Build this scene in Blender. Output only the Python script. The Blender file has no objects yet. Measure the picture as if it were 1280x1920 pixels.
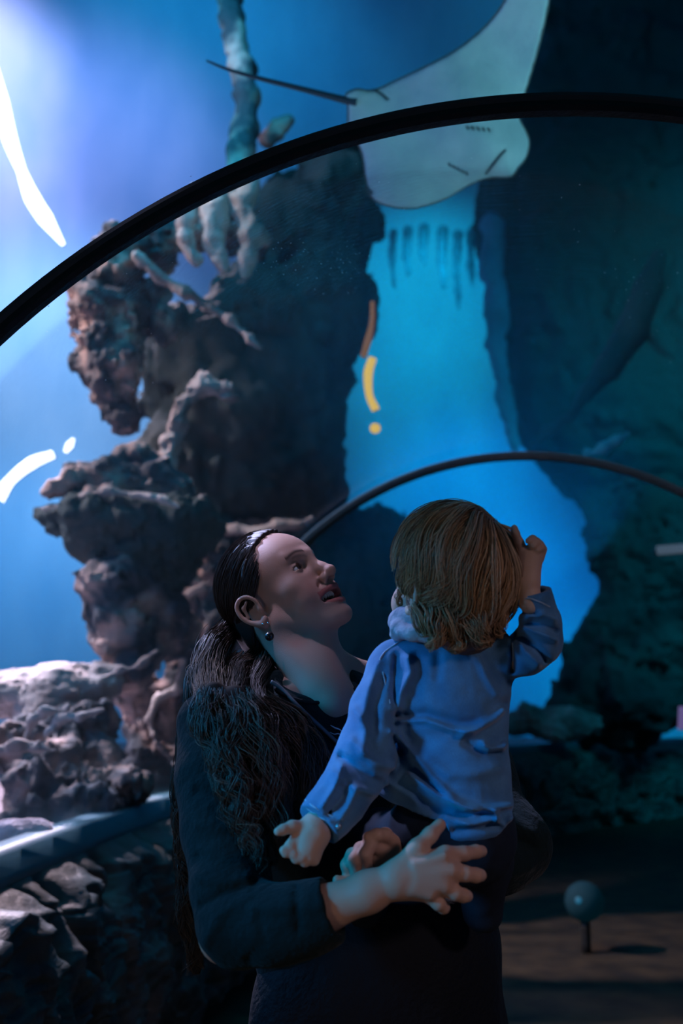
import bpy, math, random
import numpy as np
from mathutils import Vector, Matrix, bvhtree

random.seed(7)
RNG = np.random.default_rng(11)
SC = bpy.context.scene
COL = SC.collection
CZ = 1.35                       # eye height of the photographer
PITCH = math.radians(11.0)
FPX = 35.0 / 24.0 * 1280.0
CP, SP = math.cos(PITCH), math.sin(PITCH)

# ------------------------------------------------------------------ camera
cam_d = bpy.data.cameras.new('camera')
cam_d.sensor_fit = 'HORIZONTAL'; cam_d.sensor_width = 24.0; cam_d.lens = 35.0
cam_d.dof.use_dof = True; cam_d.dof.focus_distance = 1.68; cam_d.dof.aperture_fstop = 2.9
cam_d.clip_start = 0.05; cam_d.clip_end = 200
cam = bpy.data.objects.new('camera', cam_d); COL.objects.link(cam)
cam.location = (0, 0, CZ); cam.rotation_euler = (math.pi/2 + PITCH, 0, 0)
SC.camera = cam

# ------------------------------------------------------------------ view + world
SC.view_settings.view_transform = 'Standard'
SC.view_settings.look = 'None'
SC.view_settings.gamma = 1.0
SC.view_settings.use_curve_mapping = False
SC.view_settings.exposure = 0.0
SC.cycles.use_denoising = True
SC.cycles.max_bounces = 8
SC.cycles.transparent_max_bounces = 24
SC.cycles.sample_clamp_indirect = 2.0
wd = bpy.data.worlds.new('dim_water_glow'); SC.world = wd; wd.use_nodes = True
wd.node_tree.nodes['Background'].inputs[0].default_value = (0.0015, 0.022, 0.036, 1)
wd.node_tree.nodes['Background'].inputs[1].default_value = 1.0

def lamp(name, kind, loc, target, energy, color, size=1.0, sy=None, angle=60, blend=1.0):
    d = bpy.data.lights.new(name, kind); d.energy = energy; d.color = color
    if kind == 'AREA':
        d.shape = 'RECTANGLE'; d.size = size; d.size_y = sy or size
    if kind == 'SPOT':
        d.spot_size = math.radians(angle); d.spot_blend = blend; d.shadow_soft_size = size
    if kind == 'POINT':
        d.shadow_soft_size = size
    o = bpy.data.objects.new(name, d); COL.objects.link(o)
    o.location = loc
    v = Vector(target) - Vector(loc)
    o.rotation_euler = v.to_track_quat('-Z', 'Y').to_euler()
    return o

# unseen added lamps without fixtures, for the water, the reef and the people
TANK_C, TANK_R = (1.0, 4.0), 13.5
def wall_wash(px, py, rgb, dist=5.0, angle=75, up=.35):
    """an added unseen lamp whose pool on the wall stands for bright water; rgb is the brightness wanted on the wall"""
    dx, dy = px-640.0, 960.0-py
    r = np.array([dx, FPX*CP-dy*SP, FPX*SP+dy*CP]); r /= np.linalg.norm(r[:2])
    ox, oy = -TANK_C[0], -TANK_C[1]; b = r[0]*ox+r[1]*oy; t = -b+math.sqrt(b*b-(ox*ox+oy*oy-TANK_R**2))
    q = r*t+np.array([0, 0, CZ]); n = np.array([TANK_C[0]-q[0], TANK_C[1]-q[1], 0]); n /= np.linalg.norm(n)
    loc = q + n*dist*.94 + np.array([0, 0, dist*up])
    e = np.array(rgb)/np.array([.35, .60, .80])*39.5*dist**2
    m = e.max(); return lamp('wall_wash', 'SPOT', loc, q, m, tuple(e/m), .6, angle=angle)
wall_wash(-80, 110, (.80, .85, 1.9), 4.0, 66)
wall_wash(-40, 360, (.35, .38, .9), 4.0, 65)
wall_wash(170, 300, (.16, .22, .65), 5, 80)
wall_wash(360, 120, (.004, .17, .42), 5.5, 100)
wall_wash(110, 740, (.34, .72, 1.4), 5, 85)
wall_wash(60, 1120, (.05, .32, .80), 4.5, 80)
wall_wash(800, 560, (.0, .50, .88), 4.5, 62)
wall_wash(790, 740, (.0, .26, .48), 4.0, 60)
wall_wash(880, 960, (.0, .32, .95), 4.0, 70)
wall_wash(1000, 1190, (.0, .17, .62), 4.0, 75)
wall_wash(1080, 60, (.001, .05, .09), 6, 90)
lamp('added_reef_back_lamp', 'SPOT', (-3.0, 9.4, 8.6), (-2.1, 4.9, 1.3), 17000, (1.0, .70, .80), .2, angle=38)
lamp('mound_highlight_spot', 'SPOT', (-2.6, 5.9, 3.6), (-1.45, 4.25, 1.45), 1100, (.78, .72, 1.0), .12, angle=46)  # local spots added for bright highlights on mound, bank and folds
lamp('bank_highlight_spot', 'SPOT', (-2.3, 6.3, 4.9), (-.6, 6.1, 2.7), 700, (.95, .68, .85), .12, angle=28)
lamp('fold_highlight_spot', 'SPOT', (-2.7, 3.9, 5.6), (-.58, 4.85, 4.25), 600, (1.0, .55, .34), .1, angle=24)
lamp('added_reef_side_lamp', 'SPOT', (-4.6, 4.5, 5.6), (-1.1, 4.9, 2.4), 3000, (1.0, .68, .66), .15, angle=44)
lamp('reef_fill_lamp', 'AREA', (-1.5, 4.0, 6.0), (1.0, 9.0, 3.5), 130, (.02, .55, .9), 2.0)
lamp('right_fill_lamp', 'SPOT', (5.5, 5.0, 6.5), (6.0, 13.5, 4.0), 2400, (.0, .62, .85), .8, angle=80)
lamp('added_reef_low_lamp', 'SPOT', (-2.9, 4.6, 3.3), (-1.05, 4.3, 1.2), 420, (.62, .70, 1.0), .08, angle=46)
lamp('added_column_lamp', 'SPOT', (-3.8, 4.0, 6.5), (-.75, 6.0, 5.4), 450, (.80, .60, .85), .2, angle=20)
lamp('added_ray_lamp', 'SPOT', (2.6, 2.2, 1.9), (1.0, 3.3, 3.2), 190, (.28, .82, 1.0), .3, angle=80)
lamp('child_side_fill', 'SPOT', (-1.75, .55, 1.75), tuple(np.array([.09, 1.47, 1.22])), 200, (.0, .46, 1.0), .20, angle=18)  # blue fill spot added for the toddler's arm and torso
lamp('blue_side_fill', 'AREA', (-2.6, 2.2, 2.9), (0.0, 1.7, 1.4), 58, (.06, .42, 1.0), 1.2)  # unseen blue fill added from the left, also brightens the woman's hair
lamp('head_rim_spot', 'SPOT', (-1.75, 2.55, 3.9), (-.12, 1.74, 1.60), 700, (.60, .58, 1.0), .05, angle=11)  # narrow spot added to rim the woman's forehead and temple
lamp('face_fill_spot', 'SPOT', (-1.1, 1.05, 4.2), (-.15, 1.77, 1.66), 270, (.72, .60, .95), .05, angle=7)  # tight spot added to brighten the woman's face
lamp('back_fill_spot', 'SPOT', (1.55, -.35, 2.3), (.24, 1.5, 1.14), 44, (1.0, .66, .68), .12, angle=25)  # unseen warm fill spot added for the toddler's back and the hands
lamp('low_hair_fill', 'AREA', (-.75, .35, .55), (-.35, 1.7, 1.1), 1.3, (1.0, .74, .55), .25)  # weak warm fill added for the long hair at the left
lamp('added_floor_pool_lamp', 'SPOT', (2.0, 4.6, 2.2), (1.72, 4.65, 0.0), 9, (1.0, .55, .22), .1, angle=40)


# ------------------------------------------------------------------ mapping helpers
def ray(px, py):
    dx, dy = px - 640.0, 960.0 - py
    return np.array([dx, FPX*CP - dy*SP, FPX*SP + dy*CP])
def P(px, py, Y):
    r = ray(px, py)
    return r * (Y / r[1]) + np.array([0, 0, CZ])
def mpp(px, py, Y):             # metres per pixel at that point
    r = ray(px, py); return Y / r[1] * 1.0
def PR(q):                      # (px, py, Y, r_px) -> point, radius
    p = P(q[0], q[1], q[2]); return p, q[3] * mpp(q[0], q[1], q[2])

# ------------------------------------------------------------------ object helpers
def mesh_np(name, V, F):
    """V (n,3), F (m,k) -> mesh"""
    me = bpy.data.meshes.new(name)
    V = np.asarray(V, np.float32); F = np.asarray(F, np.int32)
    k = F.shape[1]
    me.vertices.add(len(V)); me.vertices.foreach_set('co', V.ravel())
    me.loops.add(F.size); me.loops.foreach_set('vertex_index', F.ravel())
    me.polygons.add(len(F))
    me.polygons.foreach_set('loop_start', np.arange(0, F.size, k, dtype=np.int32))
    me.update(calc_edges=True); me.validate()
    me.polygons.foreach_set('use_smooth', np.ones(len(me.polygons), bool))
    return me
def obj(name, me, mat=None, parent=None):
    o = bpy.data.objects.new(name, me); COL.objects.link(o)
    if mat is not None: me.materials.append(mat)
    if parent is not None:
        o.parent = parent
        o.matrix_parent_inverse = Matrix.Translation(-Vector(parent.location))
    return o
def tag(o, label, cat, group=None, kind=None):
    if label: o['label'] = label
    if cat: o['category'] = cat
    if group: o['group'] = group
    if kind: o['kind'] = kind
    return o
def struct(name, me, mat, label=None, cat=None):
    o = obj(name, me, mat); o['kind'] = 'structure'
    if label: o['label'] = label
    if cat: o['category'] = cat
    return o
def empty(name, loc, label, cat, group=None):
    o = bpy.data.objects.new(name, None); COL.objects.link(o); o.location = tuple(map(float, loc))
    o.empty_display_size = 0.05
    bpy.context.view_layer.update()
    return tag(o, label, cat, group)
def colattr(me, rgb, name='Col'):
    a = me.color_attributes.new(name, 'FLOAT_COLOR', 'POINT')
    d = np.ones((len(me.vertices), 4), np.float32); d[:, :3] = rgb
    a.data.foreach_set('color', d.ravel())

# ------------------------------------------------------------------ numpy noise
_perm = np.random.default_rng(3).random((64, 64, 64)).astype(np.float32)*2-1
def vnoise(X):
    i = np.floor(X).astype(np.int64); t = (X - i).astype(np.float32); t = t*t*t*(t*(t*6-15)+10)
    i &= 63; j = (i+1) & 63
    x0, y0, z0 = i.T; x1, y1, z1 = j.T; tx, ty, tz = t.T
    g = _perm
    a = g[x0,y0,z0]*(1-tx)+g[x1,y0,z0]*tx; b = g[x0,y1,z0]*(1-tx)+g[x1,y1,z0]*tx
    c = g[x0,y0,z1]*(1-tx)+g[x1,y0,z1]*tx; d = g[x0,y1,z1]*(1-tx)+g[x1,y1,z1]*tx
    return (a*(1-ty)+b*ty)*(1-tz) + (c*(1-ty)+d*ty)*tz
def fbm(X, oct=4, gain=.5, ridged=False):
    s = 0; a = 1; n = 0
    for k in range(oct):
        v = vnoise(X*(2.03**k) + 7.3*k)
        if ridged: v = 1-2*np.abs(v)
        s = s + a*v; n += a; a *= gain
    return s/n

# ------------------------------------------------------------------ implicit surface modelling
class Field:
    def __init__(s, lo, hi, h):
        s.lo = np.array(lo, float); s.h = h
        s.n = np.maximum(np.ceil((np.array(hi)-s.lo)/h).astype(int)+1, 4)
        s.ax = [(s.lo[i] + h*np.arange(s.n[i])).astype(np.float32) for i in range(3)]
        s.D = np.full(s.n, 1.0, np.float32)
    def _sl(s, lo, hi):
        a = np.clip(np.floor((np.array(lo)-s.lo)/s.h).astype(int), 0, s.n)
        b = np.clip(np.ceil((np.array(hi)-s.lo)/s.h).astype(int)+1, 0, s.n)
        if np.any(b <= a): return None
        return tuple(slice(a[i], b[i]) for i in range(3))
    def _pts(s, sl):
        return (s.ax[0][sl[0]][:,None,None], s.ax[1][sl[1]][None,:,None], s.ax[2][sl[2]][None,None,:])
    def _comb(s, sl, d, k, op):
        A = s.D[sl]
        if op == 'u':
            if k > 0:
                h = np.maximum(k-np.abs(A-d), 0)/k; s.D[sl] = np.minimum(A, d)-h*h*k*.25
            else: s.D[sl] = np.minimum(A, d)
        else:
            d = -d
            if k > 0:
                h = np.maximum(k-np.abs(A-d), 0)/k; s.D[sl] = np.maximum(A, d)+h*h*k*.25
            else: s.D[sl] = np.maximum(A, d)
    def ell(s, c, r, k=.01, op='u', R=None):
        c = np.array(c, float); r = np.array(r, float)
        m = (max(r) if R is not None else r) + k + 3*s.h
        sl = s._sl(c-m, c+m)
        if sl is None: return s
        x, y, z = s._pts(sl); x = x-c[0]; y = y-c[1]; z = z-c[2]
        if R is not None:
            R = np.array(R, float)   # columns = local axes
            x, y, z = (R[0,0]*x+R[1,0]*y+R[2,0]*z, R[0,1]*x+R[1,1]*y+R[2,1]*z, R[0,2]*x+R[1,2]*y+R[2,2]*z)
        k0 = np.sqrt((x/r[0])**2+(y/r[1])**2+(z/r[2])**2)
        k1 = np.sqrt((x/r[0]**2)**2+(y/r[1]**2)**2+(z/r[2]**2)**2)+1e-9
        s._comb(sl, (k0*(k0-1)/k1).astype(np.float32), k, op); return s
    def cap(s, a, b, ra, rb, k=.01, op='u', flat=None):
        a = np.array(a, float); b = np.array(b, float); m = max(ra, rb)+k+3*s.h
        if flat is not None: m = m*max(1, flat[1])
        sl = s._sl(np.minimum(a, b)-m, np.maximum(a, b)+m)
        if sl is None: return s
        x, y, z = s._pts(sl); x = x-a[0]; y = y-a[1]; z = z-a[2]
        ab = b-a; L2 = float(ab@ab)+1e-12
        t = np.clip((x*ab[0]+y*ab[1]+z*ab[2])/L2, 0, 1)
        dx = x-t*ab[0]; dy = y-t*ab[1]; dz = z-t*ab[2]
        if flat is not None:      # flat=(axis, factor): stretch the section along axis
            ax = np.array(flat[0], float); ax /= np.linalg.norm(ax)
            q = dx*ax[0]+dy*ax[1]+dz*ax[2]; w = 1-1/flat[1]
            dx = dx-q*w*ax[0]; dy = dy-q*w*ax[1]; dz = dz-q*w*ax[2]
        s._comb(sl, (np.sqrt(dx*dx+dy*dy+dz*dz)-(ra+(rb-ra)*t)).astype(np.float32), k, op); return s
    def chain(s, pts, k=.01, op='u', flat=None, kk=None):
        """pts: list of (px,py,Y,r_px) or (point, radius)"""
        q = [PR(p) if len(p) == 4 else p for p in pts]
        for (a, ra), (b, rb) in zip(q[:-1], q[1:]):
            s.cap(a, b, ra, rb, k, op, flat)
        return s
    def trim(s, p, n, R):
        """cut everything beyond the plane through p, within R of p"""
        p = np.array(p); n = np.array(n, float); n /= np.linalg.norm(n)
        sl = s._sl(p-R, p+R); x, y, z = s._pts(sl); x = x-p[0]; y = y-p[1]; z = z-p[2]
        d = x*n[0]+y*n[1]+z*n[2]; near = (x*x+y*y+z*z) < R*R
        s.D[sl] = np.where(near, np.maximum(s.D[sl], d), s.D[sl]).astype(np.float32); return s
    def blob(s, q, k=.02, sc=(1,1,1), op='u'):
        p, r = PR(q); s.ell(p, np.array(sc)*r, k, op); return s
    def band(s, w):
        idx = np.nonzero(np.abs(s.D) < w)
        X = np.stack([s.ax[i][idx[i]] for i in range(3)], 1).astype(np.float64)
        return idx, X
    def disp(s, w, fn):
        idx, X = s.band(w); s.D[idx] += fn(X).astype(np.float32); return s
    def folds(s, items, w=.05):
        """items: (pts[(px,py)..], Y, width_px, amp m): ridges (amp>0) and creases (amp<0) in the cloth"""
        idx, X = s.band(w); acc = np.zeros(len(X), np.float32)
        for pts, Y, wpx, amp in items:
            Q = np.array([P(a, b, Y) for a, b in pts]); sg = wpx*mpp(pts[0][0], pts[0][1], Y)
            best = np.full(len(X), 9.)
            cum = 0; 
            for a, b in zip(Q[:-1], Q[1:]):
                a2 = a[[0,2]]; ab = b[[0,2]]-a2; t = np.clip(((X[:,[0,2]]-a2)@ab)/(ab@ab+1e-12), 0, 1)
                d = np.linalg.norm(X[:,[0,2]]-a2-t[:,None]*ab, axis=1); best = np.minimum(best, d)
            g = np.exp(-(best/sg)**2)*np.exp(-((X[:,1]-Y)/.07)**2)
            acc += amp*g
        s.D[idx] -= acc; return s
    def mesh(s):
        D = s.D; S = D < 0
        S[0]=S[-1]=False; S[:,0]=S[:,-1]=False; S[:,:,0]=S[:,:,-1]=False
        D = np.where(S, D, np.maximum(D, 1e-5))
        nx, ny, nz = D.shape
        cnt = np.zeros((nx-1, ny-1, nz-1), np.int8)
        for i in (0,1):
            for j in (0,1):
                for k in (0,1):
                    cnt += S[i:nx-1+i, j:ny-1+j, k:nz-1+k]
        ci, cj, ck = np.nonzero((cnt > 0) & (cnt < 8))
        nid = np.full(cnt.shape, -1, np.int32); nid[ci, cj, ck] = np.arange(len(ci))
        acc = np.zeros((len(ci), 3)); num = np.zeros(len(ci))
        cs = [(0,0,0),(1,0,0),(0,1,0),(1,1,0),(0,0,1),(1,0,1),(0,1,1),(1,1,1)]
        for a in range(8):
            for b in range(a+1, 8):
                d = np.array(cs[b])-np.array(cs[a])
                if np.abs(d).sum() != 1: continue
                va = D[ci+cs[a][0], cj+cs[a][1], ck+cs[a][2]]; vb = D[ci+cs[b][0], cj+cs[b][1], ck+cs[b][2]]
                m = (va < 0) != (vb < 0); t = va[m]/(va[m]-vb[m])
                acc[m] += np.array(cs[a]) + t[:,None]*d; num[m] += 1
        V = (np.stack([ci, cj, ck], 1) + acc/num[:,None])*s.h + s.lo
        Fs = []
        for ax in range(3):
            sl0 = [slice(1, -1)]*3; sl1 = [slice(1, -1)]*3
            sl0[ax] = slice(0, -1); sl1[ax] = slice(1, None)
            A = S[tuple(sl0)]; B = S[tuple(sl1)]
            e = np.nonzero(A != B); inside = A[e]
            o = [1,1,1]; o[ax] = 0
            p = [e[i]+o[i] for i in range(3)]
            u, v = (ax+1) % 3, (ax+2) % 3
            def cell(du, dv):
                q = [p[0].copy(), p[1].copy(), p[2].copy()]; q[u] -= du; q[v] -= dv
                return nid[q[0], q[1], q[2]]
            quad = np.stack([cell(0,0), cell(1,0), cell(1,1), cell(0,1)], 1)
            quad = np.where(inside[:,None], quad, quad[:, ::-1])
            Fs.append(quad)
        F = np.concatenate(Fs); F = F[(F >= 0).all(1)]
        return V, F

def biggest(V, F, frac=1.0):
    lab = np.arange(len(V))
    for _ in range(400):
        m = lab[F].min(1); new = lab.copy()
        for c in range(F.shape[1]): np.minimum.at(new, F[:,c], m)
        new = new[new]
        if (new == lab).all(): break
        lab = new
    u, inv, c = np.unique(lab, return_inverse=True, return_counts=True)
    keep = (c >= c.max()*frac)[inv]
    idx = np.cumsum(keep)-1
    F = F[keep[F].all(1)]
    return V[keep], idx[F]
def join(*VF):
    Vs, Fs, n = [], [], 0
    for V, F in VF:
        Vs.append(V); Fs.append(F+n); n += len(V)
    return np.concatenate(Vs), np.concatenate(Fs)
def bounds(pts, pad):
    q = [PR(p) if len(p) == 4 else p for p in pts]
    c = np.array([a for a, r in q]); r = np.array([r for a, r in q])[:,None]
    return (c-r).min(0)-pad, (c+r).max(0)+pad
def bvh_of(V, F):
    return bvhtree.BVHTree.FromPolygons([tuple(v) for v in V], [tuple(f) for f in F])
def drape(bvh, pts, lift):
    """points lying on a garment's surface along the given sight lines"""
    out = []
    for a, b in pts:
        d = Vector(ray(a, b)).normalized()
        h = bvh.ray_cast(Vector((0, 0, CZ)), d)
        if h[0] is not None: out.append(np.array(h[0] + h[1]*lift if h[1].dot(d) < 0 else h[0]-h[1]*lift))
    return np.array(out)

# ------------------------------------------------------------------ curves, tubes, strands
def catmull(Q, K):
    Q = np.asarray(Q, float); n = len(Q)
    if n == 2: 
        t = np.linspace(0, 1, K)[:,None]; return Q[0]*(1-t)+Q[1]*t
    E = np.vstack([2*Q[0]-Q[1], Q, 2*Q[-1]-Q[-2]])
    t = np.linspace(0, n-1-1e-6, K); i = t.astype(int); u = (t-i)[:,None]
    p0, p1, p2, p3 = E[i], E[i+1], E[i+2], E[i+3]
    return .5*((2*p1)+(-p0+p2)*u+(2*p0-5*p1+4*p2-p3)*u*u+(-p0+3*p1-3*p2+p3)*u**3)
def tubes(paths, rad, sides=3, flat=1.0):
    """paths (N,K,3), rad (N,K) or (K,) -> V, F"""
    paths = np.asarray(paths, float); N, K, _ = paths.shape
    rad = np.broadcast_to(np.asarray(rad, float), (N, K))
    T = np.gradient(paths, axis=1); T /= np.linalg.norm(T, axis=2, keepdims=True)+1e-12
    ref = np.array([.31, .87, .38]); ref /= np.linalg.norm(ref)
    A = np.cross(T, ref); A /= np.linalg.norm(A, axis=2, keepdims=True)+1e-9
    B = np.cross(T, A)
    th = np.arange(sides)*2*np.pi/sides
    V = paths[:,:,None,:] + rad[:,:,None,None]*(A[:,:,None,:]*np.cos(th)[:,None] + flat*B[:,:,None,:]*np.sin(th)[:,None])
    V = V.reshape(-1, 3)
    n = np.arange(N)[:,None,None]*K*sides; k = np.arange(K-1)[None,:,None]*sides; s = np.arange(sides)[None,None,:]
    s2 = (s+1) % sides
    F = np.stack(np.broadcast_arrays(n+k+s, n+k+s2, n+k+sides+s2, n+k+sides+s), -1).reshape(-1, 4)
    return V, F
def tube(name, pts, r, mat, parent=None, K=40, sides=10, taper=None, closed_ends=True):
    path = catmull(pts, K); rr = np.full(K, r) if np.isscalar(r) else np.interp(np.linspace(0,1,K), np.linspace(0,1,len(r)), r)
    if closed_ends:
        path = np.vstack([path[:1], path, path[-1:]]); 
        path[0] -= (path[2]-path[1])*.02; path[-1] += (path[-2]-path[-3])*.02
        rr = np.concatenate([[1e-5], rr, [1e-5]])
    V, F = tubes(path[None], rr[None], sides)
    return obj(name, mesh_np(name, V, F), mat, parent)
def lock(guide, n, K=16, wave=.004, wf=3., spread=1.0, stray=.0, lenv=.25, seed=0, r0=.0007):
    """strands around a guide of (px,py,Y,r_px)"""
    g = np.random.default_rng(seed)
    q = [PR(p) for p in guide]
    C = catmull([a for a, r in q], 48); R = np.interp(np.linspace(0,1,48), np.linspace(0,1,len(q)), [r for a, r in q])
    T = np.gradient(C, axis=0); T /= np.linalg.norm(T, axis=1, keepdims=True)
    ref = np.array([0., 1., 0.]); A = np.cross(T, ref); A /= np.linalg.norm(A, axis=1, keepdims=True)+1e-9; B = np.cross(T, A)
    s0 = g.random(n)*lenv*.5; s1 = 1-g.random(n)**1.5*lenv*1.5
    t = s0[:,None]+(s1-s0)[:,None]*np.linspace(0, 1, K)[None]
    idx = t*47; i = np.clip(idx.astype(int), 0, 46); u = (idx-i)[...,None]
    pick = lambda M: M[i]*(1-u)+M[i+1]*u
    c, a, b = pick(C), pick(A), pick(B); r = (R[i]*(1-u[...,0])+R[i+1]*u[...,0])
    ang = g.random(n)*2*np.pi; rr = np.sqrt(g.random(n))*spread
    rr = rr[:,None]*(1+stray*g.normal(size=n)[:,None]*t)
    # clumped waves
    cl = g.integers(0, max(2, n//18), n); ph = g.random(cl.max()+1)*6.28; fq = wf*(.7+.6*g.random(cl.max()+1))
    ca = g.random(cl.max()+1)*2*np.pi; cr = np.sqrt(g.random(cl.max()+1))
    ox = .45*rr*np.cos(ang)[:,None] + .6*(cr*np.cos(ca))[cl][:,None]*spread
    oy = .45*rr*np.sin(ang)[:,None] + .6*(cr*np.sin(ca))[cl][:,None]*spread
    w1 = wave*np.sin(fq[cl][:,None]*6.28*t+ph[cl][:,None]+.3*g.normal(size=(n,1)))*np.minimum(1, t*4)
    w2 = wave*np.cos(fq[cl][:,None]*5.1*t+2*ph[cl][:,None]+.3*g.normal(size=(n,1)))*np.minimum(1, t*4)
    tip = np.clip((1.06-t), .15, 1)
    X = c + a*(ox*r*tip**.3+w1)[...,None] + b*(oy*r*tip**.3+w2)[...,None]
    wd = r0*(.6+.8*g.random((n,1)))*np.linspace(1, .35, K)[None]
    return X, wd
def strands_obj(name, parts, mat, parent, base, var=.35, seed=1):
    Xs = [p[0] for p in parts]; 
    VF = []; tints = []
    g = np.random.default_rng(seed)
    for X, wd in parts:
        V, F = tubes(X, wd, 3); VF.append((V, F))
        t = np.clip(1+var*g.normal(size=(len(X),1)), .35, 2.2)*np.ones((1, X.shape[1]*3))
        tints.append(t.ravel())
    V, F = join(*VF); me = mesh_np(name, V, F)
    t = np.concatenate(tints)[:,None]; colattr(me, np.array(base)[None]*t)
    return obj(name, me, mat, parent)

# ------------------------------------------------------------------ materials
def nmat(name):
    m = bpy.data.materials.new(name); m.use_nodes = True
    return m, m.node_tree.nodes, m.node_tree.links, m.node_tree.nodes['Principled BSDF']
def pmat(name, col, rough=.6, spec=.5, metal=0, bump=0, bscale=40, var=0, vscale=8, col2=None, sheen=0, emis=None, es=0, stretch=None, detail=4, ramp=(.35,.65)):
    m, N, L, b = nmat(name)
    b.inputs['Base Color'].default_value = (*col, 1); b.inputs['Roughness'].default_value = rough
    b.inputs['Specular IOR Level'].default_value = spec; b.inputs['Metallic'].default_value = metal
    tc = N.new('ShaderNodeTexCoord'); src = tc.outputs['Object']
    if stretch:
        mp = N.new('ShaderNodeMapping'); mp.inputs['Scale'].default_value = stretch; L.new(src, mp.inputs[0]); src = mp.outputs[0]
    if sheen: b.inputs['Sheen Weight'].default_value = sheen; b.inputs['Sheen Roughness'].default_value = .5
    if col2 is not None:
        n = N.new('ShaderNodeTexNoise'); n.inputs['Scale'].default_value = vscale; n.inputs['Detail'].default_value = detail; L.new(src, n.inputs['Vector'])
        r = N.new('ShaderNodeValToRGB'); r.color_ramp.elements[0].position = ramp[0]; r.color_ramp.elements[1].position = ramp[1]
        r.color_ramp.elements[0].color = (*col, 1); r.color_ramp.elements[1].color = (*col2, 1)
        L.new(n.outputs['Fac'], r.inputs[0]); L.new(r.outputs[0], b.inputs['Base Color'])
    if bump:
        n = N.new('ShaderNodeTexNoise'); n.inputs['Scale'].default_value = bscale; n.inputs['Detail'].default_value = 6; L.new(src, n.inputs['Vector'])
        bp = N.new('ShaderNodeBump'); bp.inputs['Strength'].default_value = bump; bp.inputs['Distance'].default_value = .02
        L.new(n.outputs['Fac'], bp.inputs['Height']); L.new(bp.outputs[0], b.inputs['Normal'])
    if emis is not None:
        b.inputs['Emission Color'].default_value = (*emis, 1); b.inputs['Emission Strength'].default_value = es
    return m
def attrmat(name, rough=.4, spec=.5, sss=0, bump=0, bscale=300):
    m, N, L, b = nmat(name)
    a = N.new('ShaderNodeAttribute'); a.attribute_name = 'Col'; L.new(a.outputs['Color'], b.inputs['Base Color'])
    b.inputs['Roughness'].default_value = rough; b.inputs['Specular IOR Level'].default_value = spec
    if sss:
        b.inputs['Subsurface Weight'].default_value = sss; b.inputs['Subsurface Radius'].default_value = (.012, .005, .003)
        b.inputs['Subsurface Scale'].default_value = 1.0
    if bump:
        tc = N.new('ShaderNodeTexCoord'); n = N.new('ShaderNodeTexNoise'); n.inputs['Scale'].default_value = bscale
        L.new(tc.outputs['Object'], n.inputs['Vector']); bp = N.new('ShaderNodeBump'); bp.inputs['Strength'].default_value = bump
        bp.inputs['Distance'].default_value = .002
        L.new(n.outputs['Fac'], bp.inputs['Height']); L.new(bp.outputs[0], b.inputs['Normal'])
    return m
def denim_mat(name, c1, c2):
    m, N, L, b = nmat(name)
    tc = N.new('ShaderNodeTexCoord')
    n = N.new('ShaderNodeTexNoise'); n.inputs['Scale'].default_value = 22; n.inputs['Detail'].default_value = 8; L.new(tc.outputs['Object'], n.inputs['Vector'])
    r = N.new('ShaderNodeValToRGB'); r.color_ramp.elements[0].position = .3; r.color_ramp.elements[1].position = .75
    r.color_ramp.elements[0].color = (*c1, 1); r.color_ramp.elements[1].color = (*c2, 1)
    L.new(n.outputs['Fac'], r.inputs[0])
    mp = N.new('ShaderNodeMapping'); mp.inputs['Scale'].default_value = (1200, 1200, 260); L.new(tc.outputs['Object'], mp.inputs[0])
    w = N.new('ShaderNodeTexNoise'); w.inputs['Scale'].default_value = 1.0; L.new(mp.outputs[0], w.inputs['Vector'])
    mx = N.new('ShaderNodeMix'); mx.data_type = 'RGBA'; mx.blend_type = 'MULTIPLY'; mx.inputs[0].default_value = .45
    L.new(r.outputs[0], mx.inputs[6]); L.new(w.outputs['Fac'], mx.inputs[7]); L.new(mx.outputs[2], b.inputs['Base Color'])
    bp = N.new('ShaderNodeBump'); bp.inputs['Strength'].default_value = .5; bp.inputs['Distance'].default_value = .001
    L.new(w.outputs['Fac'], bp.inputs['Height']); L.new(bp.outputs[0], b.inputs['Normal'])
    b.inputs['Roughness'].default_value = .85; b.inputs['Specular IOR Level'].default_value = .25
    b.inputs['Sheen Weight'].default_value = .2 if c1[2] > .1 else 0
    return m
def acrylic_mat():
    m, N, L, b = nmat('clear acrylic'); N.remove(b)
    out = N['Material Output']
    tr = N.new('ShaderNodeBsdfTransparent'); tr.inputs[0].default_value = (.93, .965, .98, 1)
    gl = N.new('ShaderNodeBsdfGlossy'); gl.inputs['Roughness'].default_value = .06
    tc = N.new('ShaderNodeTexCoord'); mp = N.new('ShaderNodeMapping'); mp.inputs['Scale'].default_value = (4, 60, 60)
    mp.inputs['Rotation'].default_value = (0, .5, .6)
    L.new(tc.outputs['Object'], mp.inputs[0])
    n = N.new('ShaderNodeTexNoise'); n.inputs['Scale'].default_value = 2.0; n.inputs['Detail'].default_value = 8; L.new(mp.outputs[0], n.inputs['Vector'])
    bp = N.new('ShaderNodeBump'); bp.inputs['Strength'].default_value = .25; bp.inputs['Distance'].default_value = .01
    L.new(n.outputs['Fac'], bp.inputs['Height']); L.new(bp.outputs[0], gl.inputs['Normal'])
    lw = N.new('ShaderNodeLayerWeight'); lw.inputs['Blend'].default_value = .12
    mr = N.new('ShaderNodeMath'); mr.operation = 'MULTIPLY_ADD'; mr.inputs[1].default_value = .35; mr.inputs[2].default_value = .0
    L.new(lw.outputs['Fresnel'], mr.inputs[0])
    mx = N.new('ShaderNodeMixShader'); L.new(mr.outputs[0], mx.inputs[0]); L.new(tr.outputs[0], mx.inputs[1]); L.new(gl.outputs[0], mx.inputs[2])
    L.new(mx.outputs[0], out.inputs['Surface'])
    return m
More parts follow.
